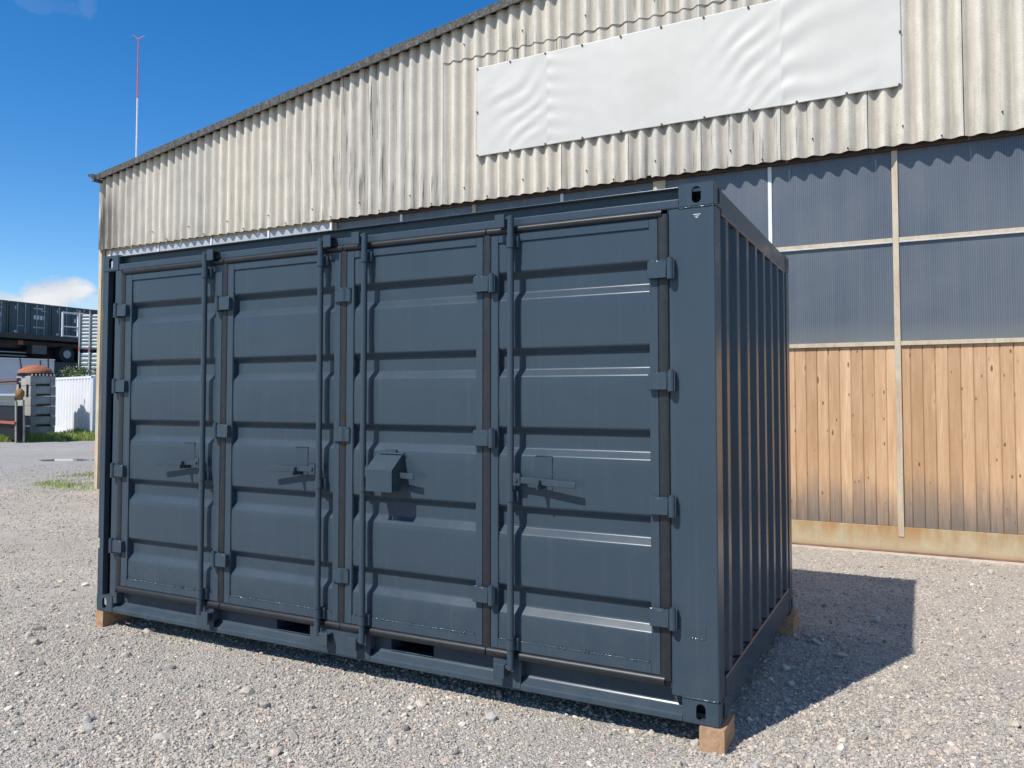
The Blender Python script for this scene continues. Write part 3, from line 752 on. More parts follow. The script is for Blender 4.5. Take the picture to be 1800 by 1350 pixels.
# bottom rail: web set back, sloping foot; fork pockets cut through the web
zw0 = .165
def web(x0, x1, z0=zw0, z1=.30): return (x0, x1, .062, .072, z0, z1)
fk = [(-2.79, -2.478), (-1.905, -1.612)]
boxes('bottom_rail', [web(L0 + .10, fk[0][0]), web(fk[0][1], fk[1][0]), web(fk[1][1], -.172), web(fk[0][0], fk[0][1], .262, .30), web(fk[1][0], fk[1][1], .262, .30)], PAINT, ct, 0)
ft = [(.072, .186), (.061, .184), (.052, .172), (.004, .150), (.002, .142), (.002, .120), (.006, .116), (.10, .116), (.10, .186)]
extrude_profile('bottom_flange', fillet(ft, .004, 2), L0 + .178, -.178, 'x', PAINT, ct, closed=True, caps=True)
for a, b in fk:
    boxes('fork_pocket', [(a - .004, a, .073, DEP - .1, .17, .268), (b, b + .004, .073, DEP - .1, .17, .268), (a, b, .0735, DEP - .1, .166, .170), (a, b, .11, DEP - .1, .262, .268)], PAINT, ct, 0)
    weld((a, .058, .189), (b, .058, .189), .0035)
boxes('floor', [(L0 + .12, -.12, .08, DEP - .08, .27, .31)], DARK, ct, 0)
# plates bridging the rail under the locking rods
for a, b in ((-3.444, -3.284), (-2.465, -2.015), (-1.198, -1.035)):
    boxes('keeper_plate', [(a, b, -.001, .011, .132, .274), (a, a + .008, .0115, .060, .186, .270), (b - .008, b, .0115, .060, .186, .270)], PAINT, ct, .0015)
    weld((a + .004, .0, .130), (b - .004, .0, .130), .003)
boxes('rail_end_plate', [(L0 + .178, -4.255, .004, .06, .187, ZC0 + .03)], PAINT, ct, .002)

# corrugated door panel profile (y, z), outer flats at y=.008, grooves .036 deep
def panel_profile():
    p = [(.008, 2.508)]
    for t in (2.345, 1.928, 1.506, 1.085, .664):
        p += [(.008, t), (.042, t - .034), (.042, t - .112), (.008, t - .154)]
    p += [(.008, .371)]
    f = fillet(p, .009, 8); out = []
    # the wide flats are drawn slightly convex, most under the upper bend
    for a, b in zip(f[:-1], f[1:]):
        out.append(a); L = a[1] - b[1]
        if L > .12 and abs(a[0] - .008) < 1e-4 and abs(b[0] - .008) < 1e-4:
            for k in range(1, 16):
                s = k / 16; out.append((.008 - .0075 * L / .25 * (s ** .6) * (1 - s), a[1] + (b[1] - a[1]) * s))
    out.append(f[-1]); return out
PP = panel_profile()
leaves = [  # frame x0, panel x0, panel x1, frame x1, rod x, rod side (-1: keeper left of rod, +1 right), hinge sides
    (-4.2085, -4.142, -3.300, -3.2465, -3.370, 1), (-3.1935, -3.142, -2.296, -2.2515, -2.380, 1),
    (-2.2015, -2.150, -1.306, -1.2645, -2.048, -1), (-1.2125, -1.169, -.325, -.2815, -1.080, -1)]
HT4 = [2.289, 1.742, 1.136, .600]; HT3 = [2.283, 1.441, .599]
def hinge(x, z, side, parent):
    """side +1: flat on the leaf left of the gasket, barrel on its right"""
    bm = bmesh.new(); xa, xb = (-.092, .002) if side > 0 else (-.002, .092)
    box(bm, x + xa, x + xb, -.034, -.019, z - .041, z + .041)
    xw = x + (xa if side > 0 else xb)
    box(bm, min(xw, xw + side * .014), max(xw, xw + side * .014), -.0185, .001, z - .040, z + .040)
    bx = x + side * .020
    bmesh.ops.bevel(bm, geom=list(bm.edges), offset=.002, segments=1, affect='EDGES')
    cyl(bm, (bx, -.028, z - .048), (bx, -.028, z + .050), .0165, 14); cyl(bm, (bx, -.028, z + .05), (bx, -.028, z + .057), .012, 10)
    box(bm, min(bx, bx + side * .020), max(bx, bx + side * .020), -.030, .003, z - .046, z + .046)
    o = obj('hinge', bm, PAINT, parent, smooth=40)
    weld((x + xa + .004, -.027, z + .043), (x + xb - .004, -.027, z + .043), .0035, parent=parent, amp=.8, step=.005)
    weld((bx, -.006, z - .045), (bx, -.006, z + .045), .004, parent=parent, amp=.8, step=.005)
    return o
def strap(x, z, parent):
    pr = [(x - .062, .000), (x - .060, -.014), (x - .030, -.018), (x - .012, -.030), (x + .014, -.030), (x + .030, -.018), (x + .058, -.014), (x + .062, .000)]
    o = extrude_profile('hinge_strap', fillet(pr, .006, 2), z - .040, z + .040, 'z', PAINT, parent, closed=True, caps=True)
    weld((x - .055, -.015, z + .041), (x + .055, -.015, z + .041), .0035, parent=parent, amp=.8, step=.005); return o
def rod(x, ks, parent):
    bm = bmesh.new(); y = -.044; x += .0075
    cyl(bm, (x, y, .235), (x, y, 2.632), .0185, 20)
    for z in (2.500, 1.140, .365): cyl(bm, (x, y, z - .026), (x, y, z + .026), .0225, 20)
    for z in (2.470, .400): cyl(bm, (x, y, z - .004), (x, y, z + .004), .0235, 20)
    o = obj('locking_rod', bm, PAINT, parent, smooth=40)
    for z in (2.500, 1.140, .365):
        boxes('rod_bracket', [(x - .035, x + .035, -.024, .0075, z - .030, z + .030)], PAINT, parent, .002)
    for z, zz in ((2.626, 2.618), (.243, .236)):
        boxes('locking_cam', [(min(x, x + ks * .045), max(x, x + ks * .045), y - .008, y + .008, z - .006, z + .010), (x - .012, x + .012, y - .012, y + .012, z - .012, z + .012)], PAINT, parent, .001)
    for z in (2.612, .222):
        xa, xb = (x + .030, x + .088) if ks > 0 else (x - .088, x - .030)
        boxes('cam_keeper', [(xa, xb, -.062, -.050, z - .036, z + .036), (xa if ks > 0 else xb - .012, xa + .012 if ks > 0 else xb, -.0495, .002, z - .036, z + .036), (xa + .002, xb - .002, -.0495, .001, z + .020, z + .032)], PAINT, parent, .002)
def handle(x, side, length, parent):
    """flat bar handle running away from the rod, its catch and backing plate"""
    z = 1.222; bm = bmesh.new()
    a, b = x + side * .018, x + side * .066
    box(bm, min(a, b), max(a, b), -.050, -.020, 1.198, 1.262); bmesh.ops.bevel(bm, geom=list(bm.edges), offset=.003, segments=2, affect='EDGES')
    obj('handle_hub', bm, PAINT, parent)
    n = 14; pr = []; vs, fs = [], []
    for i in range(n + 1):
        s = i / n; xx = x + side * (.066 + (length - .066) * s); y = -.040 - .022 * math.sin(s * math.pi * .55) * s; zz = z + .006 - .012 * s
        hh = .0165 * (1 if s < .93 else .9)
        vs += [(xx, y - .004, zz - hh), (xx, y - .004, zz + hh), (xx, y + .004, zz + hh), (xx, y + .004, zz - hh)]
        if i:
            for k in range(4): fs.append(((i - 1) * 4 + k, (i - 1) * 4 + (k + 1) % 4, i * 4 + (k + 1) % 4, i * 4 + k))
    fs += [(3, 2, 1, 0), (n * 4, n * 4 + 1, n * 4 + 2, n * 4 + 3)]
    o = pyobj('handle', vs, fs, PAINT, parent)
    bm = bmesh.new(); bm.from_mesh(o.data); bmesh.ops.recalc_face_normals(bm, faces=bm.faces)
    bmesh.ops.bevel(bm, geom=[e for e in bm.edges if abs((e.verts[0].co - e.verts[1].co).x) > .01], offset=.0025, segments=2, affect='EDGES', profile=.5); bm.to_mesh(o.data); bm.free()
    hx = x + side * .042; bm = bmesh.new(); cyl(bm, (hx, -.050, 1.230), (hx, -.060, 1.230), .010, 6); obj('pivot_bolt', bm, BEAD, parent)
    weld((min(a, b), -.048, 1.263), (max(a, b), -.048, 1.263), .0022, parent=parent)
def catch(px0, px1, parent):
    boxes('catch_plate', [(px0, px1, .0045, .0078, 1.175, 1.355)], PAINT, parent, .001)
    weld((px0, .004, 1.356), (px1, .004, 1.356), .003, parent=parent, amp=.9); weld((px1, .004, 1.18), (px1, .004, 1.35), .0025, parent=parent, amp=.9)
    c = (px0 + px1) / 2
    bm = bmesh.new(); box(bm, c - .009, c + .006, -.072, .004, 1.186, 1.236); box(bm, c - .006, c + .003, -.080, -.0725, 1.185, 1.215)
    bmesh.ops.bevel(bm, geom=list(bm.edges), offset=.002, segments=1, affect='EDGES'); obj('handle_catch', bm, PAINT, parent)
def gasket_h(x0, x1, z, parent, t=.019):
    pr = [(z - t, .010), (z - t, -.006), (z - t * .55, -.015), (z + t * .2, -.018), (z + t * .7, -.013), (z + t, -.003), (z + t, .010)]
    pr = [(b, a) for a, b in pr]
    extrude_profile('rubber_gasket', fillet(pr, .008, 3), x0, x1, 'x', RUBBER, parent, smooth=40, closed=True, caps=True)
def gasket_v(x, z0, z1, parent, w=.0225):
    pr = [(x - w, .012), (x - w, -.002), (x - w * .55, -.006), (x, -.0075), (x + w * .55, -.006), (x + w, -.002), (x + w, .012)]
    extrude_profile('rubber_gasket', fillet(pr, .006, 3), z0, z1, 'z', RUBBER, parent, smooth=40, closed=True, caps=True)
for i, (a, pa, pb, b, rx, ks) in enumerate(leaves):
    bm = bmesh.new(); z0, z1, zb, zt = .320, 2.552, .372, 2.507
    for q in ((a, pa, -.002, .050, z0, z1), (pb, b, -.002, .050, z0, z1), (pa + .0004, pb - .0004, -.0015, .0495, z0, zb), (pa + .0004, pb - .0004, -.0015, .0495, zt, z1)): box(bm, *q)
    d = obj('door', bm, PAINT, ct, .0025, seg=2)
    extrude_profile('door_panel', PP, pa, pb, 'x', PANEL, d)
    weld((pa + .01, .0015, .373), (pb - .01, .0015, .373), .0052, parent=d, amp=.9, step=.005, skip=.15)
    if i: weld((pa + .001, .006, .40), (pa + .001, .006, 2.48), .0022, parent=d, amp=.9)
    gasket_h(a - .022, b + .0225, 2.572, d); gasket_h(a - .022, b + .0225, .296, d, .0225)
    rod(rx, ks, d)
    if i == 0: handle(rx, -1, .415, d); catch(-3.585, -3.487, d)
    if i == 1: handle(rx, -1, .385, d); catch(-2.60, -2.50, d)
    if i == 3: handle(rx, 1, .385, d); catch(-.950, -.853, d)
    if i == 2:
        handle(rx, 1, .375, d)
        bm = bmesh.new(); x0, x1 = -1.962, -1.782
        pts = [(.004, 1.330), (-.022, 1.330), (-.122, 1.252), (-.122, 1.128), (-.115, 1.128), (-.115, 1.249), (-.020, 1.322), (.004, 1.322)]
        fr = [[bm.verts.new((x, y, z)) for y, z in pts] for x in (x0, x1)]; m = len(pts)
        for k in range(m): bm.faces.new((fr[0][k], fr[0][(k + 1) % m], fr[1][(k + 1) % m], fr[1][k]))
        bm.faces.new(fr[0]); bm.faces.new(fr[1][::-1])
        for xx, s in ((x0 + .003, 1), (x1 - .007, 1)):
            q = [(.006, 1.322), (-.018, 1.322), (-.1145, 1.247), (-.1145, 1.129), (-.03, 1.129), (.006, 1.20)]
            f2 = [[bm.verts.new((xx + dx, y, z)) for y, z in q] for dx in (0, .004)]
            bm.faces.new(f2[0]); bm.faces.new(f2[1][::-1])
            for k in range(6): bm.faces.new((f2[0][k], f2[0][(k + 1) % 6], f2[1][(k + 1) % 6], f2[1][k]))
        obj('lock_box', bm, PAINT, d)
        bm = bmesh.new(); cyl(bm, (x0 + .02, -.008, 1.338), (x1 + .005, -.008, 1.338), .007, 10); box(bm, -1.915, -1.835, -.004, .0075, 1.340, 1.362)
        obj('lock_box_hinge', bm, PAINT, d, smooth=40)
        boxes('catch_plate', [(-1.93, -1.83, .0045, .0078, 1.10, 1.20)], PAINT, d, .001)
gx = [-4.2375, -3.220, -2.2265, -1.2385, -.2545]
for k, x in enumerate(gx): gasket_v(x, .300, 2.568, ct, .0265 if k in (0, 4) else .0245)
for z in HT4: hinge(gx[4] + .022, z, 1, ct); hinge(gx[0] - .022 + .0, z, -1, ct)
for z in HT3: hinge(gx[3] + .022, z, 1, ct); hinge(gx[1] - .022, z, -1, ct); strap(gx[2], z, ct)
# welded patch and small mark on the right post
boxes('welded_patch', [(-.132, -.062, .0015, .0037, .52, .585)], PAINT, ct, .0008)
weld((-.13, .003, .518), (-.065, .003, .518), .0022, skip=.3)
boxes('stamped_mark', [(-.106, -.070, .0022, .0036, 2.549, 2.552), (-.100, -.077, .0022, .0036, 2.541, 2.543), (-.094, -.082, .0022, .0036, 2.534, 2.537)], LETTER, ct, 0)
# end walls, long back wall, roof
def corr(c0, c1, at, sgn, axis):
    pitch = .2755; pts = []; c = c0; cent = []
    while c < c1: cent.append(c); c += pitch
    a, b = (.13, DEP - .13) if axis == 'x' else (L0 + .16, -.16)
    o_, i_ = at - sgn * .006, at - sgn * .042
    pts = [(a, i_)]
    for c in cent: pts += [(c - .035 - .034, i_), (c - .035, o_), (c + .035, o_), (c + .035 + .034, i_)]
    pts.append((b, i_))
    pts = fillet(pts, .006, 2)
    return [(q, p) for p, q in pts] if axis == 'x' else pts
for at, s in ((0.0, 1), (L0, -1)):
    extrude_profile('end_wall', corr(.297, DEP - .2, at, s, 'x'), .31, 2.575, 'z', PAINT, ct, 0)
    xx = (at - .06, at - .003) if s > 0 else (at + .003, at + .06)
    boxes('side_top_rail', [(xx[0], xx[1], .163, DEP - .163, 2.573, 2.694)], PAINT, ct, .006)
    boxes('side_bottom_rail', [(xx[0], xx[1], .163, DEP - .163, .135, .305)], PAINT, ct, .006)
    for k in range(8):
        c = .297 + .2755 * (k - .5)
        if s > 0: weld((at - .030, c - .05, .306), (at - .030, c + .05, .306), .004, skip=.1)
extrude_profile('back_wall', corr(L0 + .30, -.25, DEP, 1, 'y'), .30, 2.59, 'z', PAINT, ct, 0)
boxes('back_rail', [(L0 + .17, -.17, DEP - .063, DEP - .003, 2.59, 2.694), (L0 + .17, -.17, DEP - .063, DEP - .003, .13, .30)], PAINT, ct, .005)
rp = [(L0 + .05, 2.668)]
x = L0 + .2
while x < -.2: rp += [(x, 2.668), (x + .03, 2.685), (x + .13, 2.685), (x + .16, 2.668)]; x += .26
rp.append((-.05, 2.668))
extrude_profile('roof', rp, .05, DEP - .05, 'y', PAINT, ct, 0)
boxes('inner_lining', [(L0 + .08, -.08, .075, .085, .31, 2.59), (-.09, -.08, .09, DEP - .1, .31, 2.59)], DARK, ct, 0)

# timber props
for x0, x1, y0, y1, lab in ((-.094, .022, -.012, .22, 'pale sawn timber block under the near right corner of the container'),
                            (-4.475, -4.395, .002, .56, 'timber block under the left front corner of the container'),
                            (-.10, .035, DEP - .27, DEP + .02, 'timber block under the far right corner of the container, in shadow')):
    bm = bmesh.new(); box(bm, x0, x1, y0, y1, -.01, .1146)
    bmesh.ops.subdivide_edges(bm, edges=list(bm.edges), cuts=5, use_grid_fill=True)
    for v in bm.verts:
        n = noise.noise(v.co * 22)
        if v.co.z < .11: v.co += Vector((n * .002, noise.noise(v.co * 18 + Vector((5, 0, 0))) * .0025, 0))
    tag(obj('timber_block', bm, TIMBER, None, .0, smooth=30), lab, 'timber block', 'timber blocks propping the container')

# ------------------------------------------------------------------ mast far behind the hall
ms = thing('mast', 'thin red and white mast with forked tip rising far behind the hall', 'mast', (-49.95, 35.9, 0))
bm = bmesh.new(); cyl(bm, (-49.95, 35.9, 0), (-49.95, 35.9, 23.9), .085, 10, .06); obj('lower_pole', bm, MASTWHITE, ms)
bm = bmesh.new(); cyl(bm, (-49.95, 35.9, 23.9), (-49.95, 35.9, 28.4), .055, 10, .035); obj('upper_pole', bm, MASTRED, ms)
bm = bmesh.new()
for s, h in ((-1, .28), (1, .22)): cyl(bm, (-49.95, 35.9, 28.35), (-49.95 + s * .40, 35.9 + s * .22, 28.4 + h), .035, 8, .02)
obj('forked_tip', bm, MASTRED, ms)

# ------------------------------------------------------------------ yard in the background, left
def blades(name, poly, n, h, lean, label, base=0.0, dens=None):
    xs = [p[0] for p in poly]; ys = [p[1] for p in poly]; vs, fs = [], []; c = 0; tries = 0
    def inside(x, y):
        r = False; j = len(poly) - 1
        for i in range(len(poly)):
            if (poly[i][1] > y) != (poly[j][1] > y) and x < (poly[j][0] - poly[i][0]) * (y - poly[i][1]) / (poly[j][1] - poly[i][1]) + poly[i][0]: r = not r
            j = i
        return r
    while c < n and tries < n * 12:
        tries += 1; x = random.uniform(min(xs), max(xs)); y = random.uniform(min(ys), max(ys))
        if not inside(x, y): continue
        k = noise.noise(Vector((x * 1.1, y * 1.1, 0)))
        if dens is not None and random.random() > dens + k * 1.6: continue
        hh = h * random.uniform(.4, 1.25) * (1 + .6 * k); a = random.uniform(0, 6.28); w = hh * .055 + .002
        dx, dy = math.cos(a) * w, math.sin(a) * w; lx, ly = random.uniform(-lean, lean) * hh, random.uniform(-lean, lean) * hh; b = len(vs)
        vs += [(x - dx, y - dy, base), (x + dx, y + dy, base), (x + lx * .4 + dx * .7, y + ly * .4 + dy * .7, base + hh * .55), (x + lx * .4 - dx * .7, y + ly * .4 - dy * .7, base + hh * .55), (x + lx, y + ly, base + hh)]
        fs += [(b, b + 1, b + 2, b + 3), (b + 3, b + 2, b + 4)]; c += 1
    o = pyobj(name, vs, fs, GRASS); o['kind'] = 'stuff'; o['label'] = label; o['category'] = 'grass'
blades('verge_grass', [(-36, 11.0), (-29.9, 14.3), (-29.0, 15.2), (-28.3, 16.1), (-27.7, 16.9), (-27.0, 18.5), (-30.2, 20.6), (-33, 18.8), (-36.5, 18.0)], 26000, .26, .5, 'strip of green grass along the far edge of the lane')
blades('grass_patch', [(-13.0, 4.6), (-13.9, 5.3), (-15.3, 6.9), (-15.6, 8.3), (-12.7, 8.2), (-12.6, 5.9), (-12.2, 5.6)], 3600, .042, 1.1, 'thin weedy grass patch beside the corner of the hall', dens=.35)

ROT = math.atan2(.27, -.96)                         # yard things share one bearing: local +x runs along (-.96,.27)
UX = Vector((-.9627, .2706, 0)); UY = Vector((.2706, .9627, 0))
# local frame: x along UX' = (.9627,-.2706) i.e. rz = -15.7 deg; y away along (.2706,.9627)
RZ = math.atan2(-.2706, .9627)
# white container (near corner at local origin, body runs to -x and +y)
wc = thing('white_container', 'white ribbed storage container standing on the grass beyond the lane', 'container', (-30.35, 18.5, 0), RZ)
pr = [(-6.06, .06)]; x = -5.95
while x < -.15: pr += [(x, .06), (x + .06, .0), (x + .21, .0), (x + .27, .06)]; x += .36
pr.append((0, .06))
extrude_profile('side_wall', pr, .12, 2.52, 'z', WHITE, wc, 0, local=True)
boxes('frame', [(-6.06, 0.01, -.01, .06, 2.52, 2.62), (-.09, .012, -.012, .09, .0, 2.519), (-6.06, -.091, -.008, .06, .0, .119), (-6.08, -6.0, .0, .1, .12, 2.519)], WHITE, wc, .003, True)
boxes('end_wall', [(-.05, .0, .091, 2.35, .12, 2.56)], WHITE, wc, 0, True)
boxes('back_wall', [(-6.06, -.05, 2.35, 2.43, .02, 2.6)], WHITE, wc, 0, True)
boxes('roof', [(-6.05, -.01, .061, 2.349, 2.561, 2.6)], WHITE, wc, 0, True)
# stack of concrete elements
lv = ['bottom block of the grey concrete stack beside the rack', 'second grey concrete block from the bottom of the stack', 'third grey concrete block from the bottom of the stack', 'fourth grey concrete block from the bottom of the stack', 'fifth grey concrete block, second from the top of the stack', 'topmost grey concrete block under the pallet and rusty lid']
for k in range(6):
    z0 = k * .415 + .10; bm = bmesh.new(); h = .405
    # block: local x from -.90 to 0, local y 0..1.5, slot in the face x=0
    sh = random.uniform(-.02, .02)
    box(bm, -1.90, 0, 0, .22, 0, h); box(bm, -1.90, 0, .76, .96, 0, h); box(bm, -1.90, -.015, .22, .76, .085, h); box(bm, -1.8, -.3, .22, .76, .001, .0849)
    if k == 0: box(bm, -1.85, -.1, .05, .9, -.12, -.001)
    o = obj('concrete_block', bm, CONC, None, .012); o.location = (-31.15 + sh, 16.35 + sh, z0); o.rotation_euler.z = RZ + random.uniform(-.015, .015)
    tag(o, lv[k], 'concrete block', 'concrete blocks in the stack')
pl = thing('pallet', 'low slatted pallet on top of the concrete stack', 'pallet', (-31.15, 16.35, 2.588), RZ)
boxes('deck', [(-1.8, .02, .0, .94, .075, .12)], BLACK, pl, .003, True)
for k in range(7):
    boxes('deck_block', [(-.02, .05, .03 + k * .138, .08 + k * .138, .0, .074)], OFFWHITE, pl, .003, True)
boxes('lower_board', [(-1.78, -.03, .02, .92, .0, .074)], BLACK, pl, .003, True)
ld = thing('rusty_tank_lid', 'domed rust orange tank lid with three upright pipes on the stack', 'tank lid', (-31.94, 17.06, 2.71), RZ)
bm = bmesh.new(); n = 28; rings = []
for j in range(9):
    a = j / 8 * math.pi / 2; r = .66 * math.cos(a) + .0; z = .36 * math.sin(a)
    rings.append([bm.verts.new((max(r, .001) * math.cos(t * 2 * math.pi / n), max(r, .001) * math.sin(t * 2 * math.pi / n), z)) for t in range(n)])
for j in range(8):
    for t in range(n): bm.faces.new((rings[j][t], rings[j][(t + 1) % n], rings[j + 1][(t + 1) % n], rings[j + 1][t]))
obj('dome', bm, RUST, ld, local=True, smooth=60)
for (x, y, dx, h) in ((.05, -.55, -.10, .62), (-.3, .30, .02, .56), (.25, .42, .06, .62)):
    bm = bmesh.new(); cyl(bm, (x, y, .0), (x + dx, y - .05, h), .035, 10); obj('pipe', bm, simple('dark_pipe', (.07, .05, .05), .7), ld, local=True)
# steel rack with stored beams
rk = thing('steel_rack', 'dark steel storage rack of beams at the left edge of the yard', 'rack', (-28.7, 14.3, 0), RZ)
boxes('upper_beam', [(-4.2, .05, -.05, .10, 2.30, 2.42), (-4.2, .05, -.05, .10, 2.18, 2.26)], simple('brown_beam', (.13, .10, .095), .6), rk, .004, True)
boxes('upper_web', [(-4.15, .0, .0, .04, 2.26, 2.30)], BLACK, rk, 0, True)
boxes('shelf_beam', [(-4.2, -.05, -.08, .22, 1.60, 1.70), (-4.2, -.20, -.02, .08, 1.40, 1.52)], simple('green_grey_steel', (.11, .12, .10), .5), rk, .004, True)
for y, z, r, c in ((.0, 1.76, .05, GALV), (.1, 1.78, .055, ROD), (.2, 1.77, .05, OFFWHITE)):
    bm = bmesh.new(); cyl(bm, (-4.2, y, z), (-.05, y, z), r, 12); obj('stored_pipe', bm, c, rk, local=True, smooth=40)
bm = bmesh.new(); bmesh.ops.create_icosphere(bm, subdivisions=2, radius=.2); bmesh.ops.transform(bm, matrix=Matrix.Translation((.12, .05, 1.83)) @ Matrix.Diagonal((1.1, .8, 1.0, 1)), verts=bm.verts)
cyl(bm, (-.2, .05, 1.83), (.36, .05, 1.83), .07, 10); obj('gearbox', bm, OXIDE, rk, local=True, smooth=40)
for x, y in ((-.02, 0), (-.02, .26), (-3.9, 0), (-3.9, .26)):
    bm = bmesh.new(); cyl(bm, (x, y, 0.0), (x - .12, y, 1.60), .035, 8); obj('leg', bm, CONC, rk, local=True)
    bm = bmesh.new(); box(bm, x - .06, x + .02, y + .06, y + .12, 1.7, 2.18); obj('post', bm, BLACK, rk, local=True)
boxes('lower_beam', [(-4.2, .06, -.10, .0, .70, .80)], RED, rk, .004, True)
boxes('dark_interior', [(-4.0, -.12, .05, .25, .12, 1.38)], BLACK, rk, .01, True)  # added black box standing in for the shaded inside of the rack
# tall off-white box wall behind the stack
wb = thing('site_cabin', 'plain off white cabin wall behind the concrete stack', 'cabin', (-39.5, 22.9, 0), RZ)
boxes('wall', [(-2.2, 0, -14, 0, 0, 3.66)], OFFWHITE, wb, .01, True)
boxes('wall_joint', [(.0005, .006, -3.02, -3.0, .1, 3.6), (.0005, .006, -6.02, -6.0, .1, 3.6)], simple('grey_joint', (.3, .3, .32), .6), wb, 0, True)
boxes('roof', [(-2.25, .03, -14.05, .03, 3.661, 3.72)], OFFWHITE, wb, .01, True)
# raised yard behind; upper step is an added dark backdrop for the trailer's underside
tr_ = boxes('upper_yard_terrace', [(-95, -43.0, 2, 75, -.5, 3.75), (-95, -48.6, 2, 75, 3.751, 4.98)], simple('dark_terrace_backdrop', (.035, .04, .05), .8, 0, .3, 1), None, 0); tr_['kind'] = 'structure'
# flatbed trailer carrying the containers
tl = thing('flatbed_trailer', 'long black flatbed trailer carrying a row of dark containers', 'trailer', (-45.2, 26, 3.75))
boxes('deck', [(-48.4, -43.6, 14, 31.3, 5.02, 5.30)], BLACK, tl, .01)
boxes('chassis', [(-45.4, -44.9, 14, 31.0, 4.55, 5.0)], BLACK, tl, .01)
boxes('side_guard', [(-44.6, -44.5, 18, 24.5, 4.25, 4.32), (-44.6, -44.5, 18, 24.5, 4.05, 4.12)], ROD, tl, .01)
boxes('tank', [(-44.7, -44.1, 24.6, 25.5, 4.2, 4.75)], simple('trailer_tank', (.06, .07, .08), .4), tl, .03)
boxes('marker_light', [(-44.05, -44.0, 23.7, 24.0, 4.7, 4.95)], RUST, tl, .01)
for y in (26.6, 28.0, 29.4):
    bm = bmesh.new(); cyl(bm, (-44.6, y, 4.28), (-43.9, y, 4.28), .50, 28); w = obj('wheel', bm, TYRE, tl, .02, smooth=40)
    bm = bmesh.new(); cyl(bm, (-43.90, y, 4.28), (-43.86, y, 4.28), .24, 20); obj('rim', bm, GALV, w, smooth=40)
# dark containers, doors towards the yard
def dark_container():
    o = thing('dark_container', '', 'container', (0, 0, 0), 0, 'dark containers on the trailer deck')
    w, h, d = 2.56, 2.06, 2.4
    boxes('body', [(-d, 0, 0, w, 0, h)], NAVY, o, .01, True)
    boxes('end_frame', [(.001, .06, 0, .10, 0, h), (.001, .06, w - .10, w, 0, h), (.001, .06, .101, w - .101, h - .12, h), (.001, .06, .101, w - .101, 0, .12)], NAVY, o, .006, True)
    for k, (a, b) in enumerate(((.12, w / 2 - .02), (w / 2 + .02, w - .12))):
        dr = boxes('door', [(.001, .035, a, b, .14, h - .14)] + [(.036, .042, a + .06, b - .06, z, z + .26) for z in (.24, .60, .96, 1.32, 1.60)], NAVY, o, .004, True)
        for f in (.30, .72):
            y = a + (b - a) * f; bm = bmesh.new(); cyl(bm, (.07, y, .06), (.07, y, h - .06), .022, 8); obj('locking_rod', bm, ROD, dr, local=True)
            boxes('rod_guide', [(.04, .10, y - .04, y + .04, z, z + .06) for z in (.12, h - .2)], ROD, dr, 0, True)
        boxes('door_handle', [(.075, .095, a + (b - a) * .3, a + (b - a) * .62, .62, .66)], ROD, dr, 0, True)
    if True:
        bm = bmesh.new(); n = 20
        for k in range(n):
            if k in (4, 15): continue
            t0, t1 = 2 * math.pi * k / n, 2 * math.pi * (k + 1) / n
            q = [bm.verts.new((.047, .42 + r * math.cos(t), 1.70 + r * 1.15 * math.sin(t))) for r, t in ((.055, t0), (.095, t0), (.095, t1), (.055, t1))]
            bm.faces.new(q)
        obj('round_mark', bm, LETTER, o, local=True)
        rr = random.Random(3); lines = [(1.76, .55, .07), (1.64, .25, .05), (1.22, .62, .24), (.62, .66, .08)]
        lst = []
        for z, ww, hh in lines:
            y = 1.48 if ww > .5 else 1.95
            e = y + ww
            while y < e:
                g = hh * rr.uniform(.4, .7); lst.append((.0425, .047, y, y + g, z - hh / 2, z + hh / 2)); y += g + hh * .22
        boxes('lettering', lst, LETTER, o, 0, True)
        boxes('placard', [(.0425, .046, .30, .50, .22, .36)], LETTER, o, 0, True)
    return o
dc0 = dark_container()
labs = ['dark container cut off by the left edge of the photo, on the trailer deck', 'dark container with round white mark, second from the left on the deck', 'dark container with round white mark, partly behind the white lattice frame', 'dark container at the right end of the row, behind the silver panel stack']
for k, y in enumerate((21.72, 24.34, 26.96, 29.58)):
    o = dc0 if k == 0 else copy_tree(dc0); o.location = (-46.0, y, 5.304); o['label'] = labs[k]
# white lattice frame standing on the deck
lf = thing('lattice_frame', 'white steel lattice frame standing in front of the dark containers', 'frame', (-43.7, 26.2, 5.31))
boxes('frame_rail', [(-43.74, -43.66, 26.2, 30.2, 6.68, 6.78), (-43.74, -43.66, 26.2, 30.2, 5.88, 5.95), (-43.74, -43.66, 26.2, 30.2, 5.32, 5.38)], OFFWHITE, lf, .005)
for y in (26.15, 27.15, 28.15, 29.2, 30.2): boxes('frame_post', [(-43.75, -43.65, y - .045, y + .045, 5.301, 6.75)], OFFWHITE, lf, .005)
# stacks of silver slatted panels
def silver(z0, z1, n, lab):
    o = thing('panel_stack', lab, 'panel stack', (-37.5, 22.95, z0), math.atan2(.45, .9), 'silver slatted panel stacks')
    hh = (z1 - z0) / n; pr = []
    for k in range(n):
        b = k * hh; pr += [(.03, b), (.0, b + hh * .10), (-.012, b + hh * .5), (.0, b + hh * .86), (.03, b + hh * .96)]
    extrude_profile('slats', pr, 0, 3.0, 'x', GALV, o, 50, local=True)
    boxes('core', [(0.02, 2.98, .051, 1.0, .0, z1 - z0)], GALV, o, 0, True)
    for x in (-.03, .50, 1.4): boxes('strap_post', [(x, x + .06, -.08, -.035, -.02, z1 - z0 + .08)], ROD, o, .003, True); boxes('post_cap', [(x - .01, x + .07, -.09, -.03, z1 - z0 + .081, z1 - z0 + .18), (x - .01, x + .07, -.09, -.0805, .0, .12)], RED, o, 0, True)
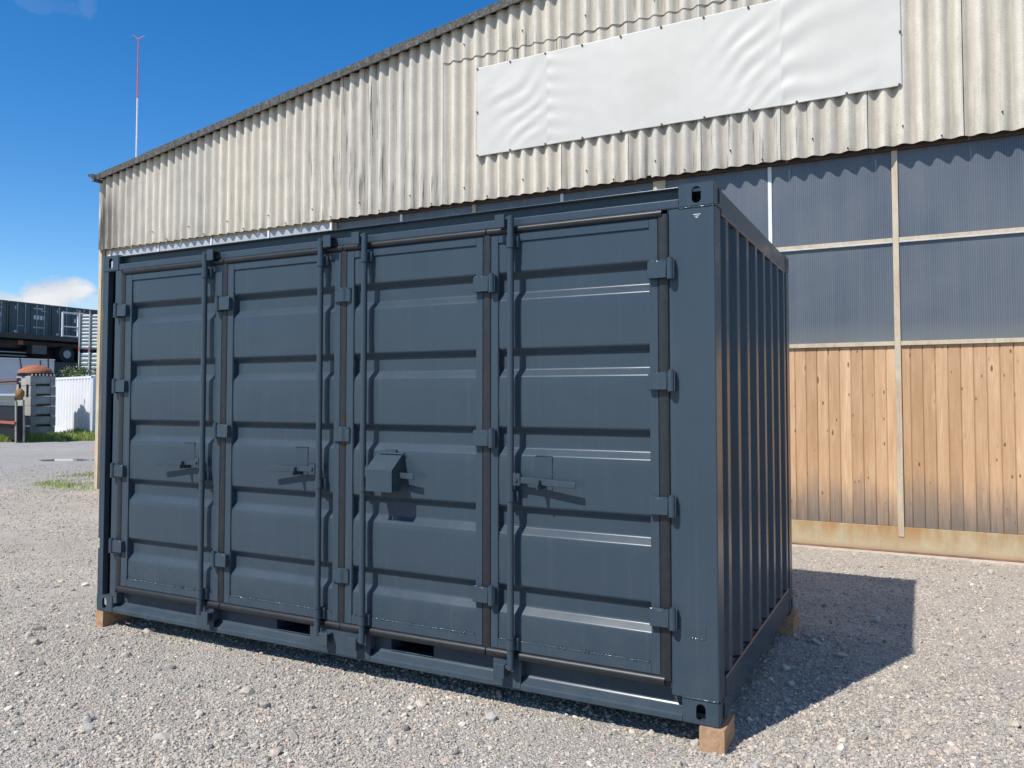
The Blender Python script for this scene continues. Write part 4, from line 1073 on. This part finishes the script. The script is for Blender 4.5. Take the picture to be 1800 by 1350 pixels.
silver(0.0, 4.02, 18, 'lower stack of silver slatted panels behind the shrub'); silver(4.22, 6.02, 10, 'upper stack of silver slatted panels beside the lattice frame')
# shrub behind the white container
def shrub(cx, cy, rx, ry, zt, n, label):
    o = thing('shrub', label, 'shrub', (cx, cy, 0)); bm = bmesh.new()
    for k in range(9):
        a = random.uniform(0, 6.28); r = random.random(); cyl(bm, (cx, cy, 0), (cx + rx * .7 * r * math.cos(a), cy + ry * .7 * r * math.sin(a), zt * random.uniform(.7, .98)), .03, 5, .008)
    obj('stems', bm, simple('stem_bark', (.08, .06, .04), .8), o)
    vs, fs = [], []
    cl = [(cx + rx * random.uniform(-.8, .8), cy + ry * random.uniform(-.8, .8), zt * random.uniform(.45, .95), random.uniform(.18, .36)) for _ in range(46)]
    for _ in range(n):
        c = random.choice(cl); p = Vector((c[0], c[1], c[2])) + Vector((random.gauss(0, 1), random.gauss(0, 1), random.gauss(0, .8))) * c[3] * .6
        a = Vector((random.gauss(0, 1), random.gauss(0, 1), random.gauss(0, 1))).normalized(); b = a.orthogonal().normalized(); s = random.uniform(.03, .06); q = len(vs)
        for s1, s2 in ((-1, 0), (0, .5), (1, 0), (0, -.5)): vs.append(tuple(p + a * s * s1 + b * s * s2 * 1.2))
        fs.append((q, q + 1, q + 2, q + 3))
    pyobj('foliage', vs, fs, LEAF, o)
shrub(-35.7, 21.7, .95, .5, 3.25, 5200, 'leafy green shrub rising behind the white ribbed container')
shrub(-34.4, 22.3, .8, .5, 3.30, 3600, 'leafy shrub in front of the silver panel stack')
# cone and puddle
cn = thing('traffic_cone', 'orange and white traffic cone half hidden behind the hall corner', 'traffic cone', (-21.85, 12.85, 0))
prf = [(.20, .03), (.155, .16), (.105, .34), (.055, .52), (.03, .62)]
for k in range(4):
    bm = bmesh.new(); cyl(bm, (-21.85, 12.85, prf[k][1]), (-21.85, 12.85, prf[k + 1][1]), prf[k][0], 20, prf[k + 1][0]); obj('sleeve' if k % 2 else 'cone_body', bm, WHITE if k % 2 else ORANGE, cn, smooth=40)
boxes('base', [(-22.08, -21.62, 12.62, 13.08, .0, .03)], ORANGE, cn, .006)
g = G('wet_puddle'); g.set(Base_Color=(.20, .195, .185), Roughness=.05, Specular_IOR_Level=.6); g.bump(g.noise(g.pos, 1.2, 2), .02, .01)
bm = bmesh.new(); pts = []
for k in range(40):
    t = 2 * math.pi * k / 40; r = 1 + .35 * noise.noise(Vector((math.cos(t) * 1.6, math.sin(t) * 1.6, 2)))
    a = Vector((-19.4, 10.0, .004)) + Vector((.86, .47, 0)) * .75 * r * math.cos(t) + Vector((-.47, .86, 0)) * .42 * r * math.sin(t); pts.append(bm.verts.new(a))
bm.faces.new(pts); pu = obj('puddle', bm, g.m); pu['kind'] = 'structure'
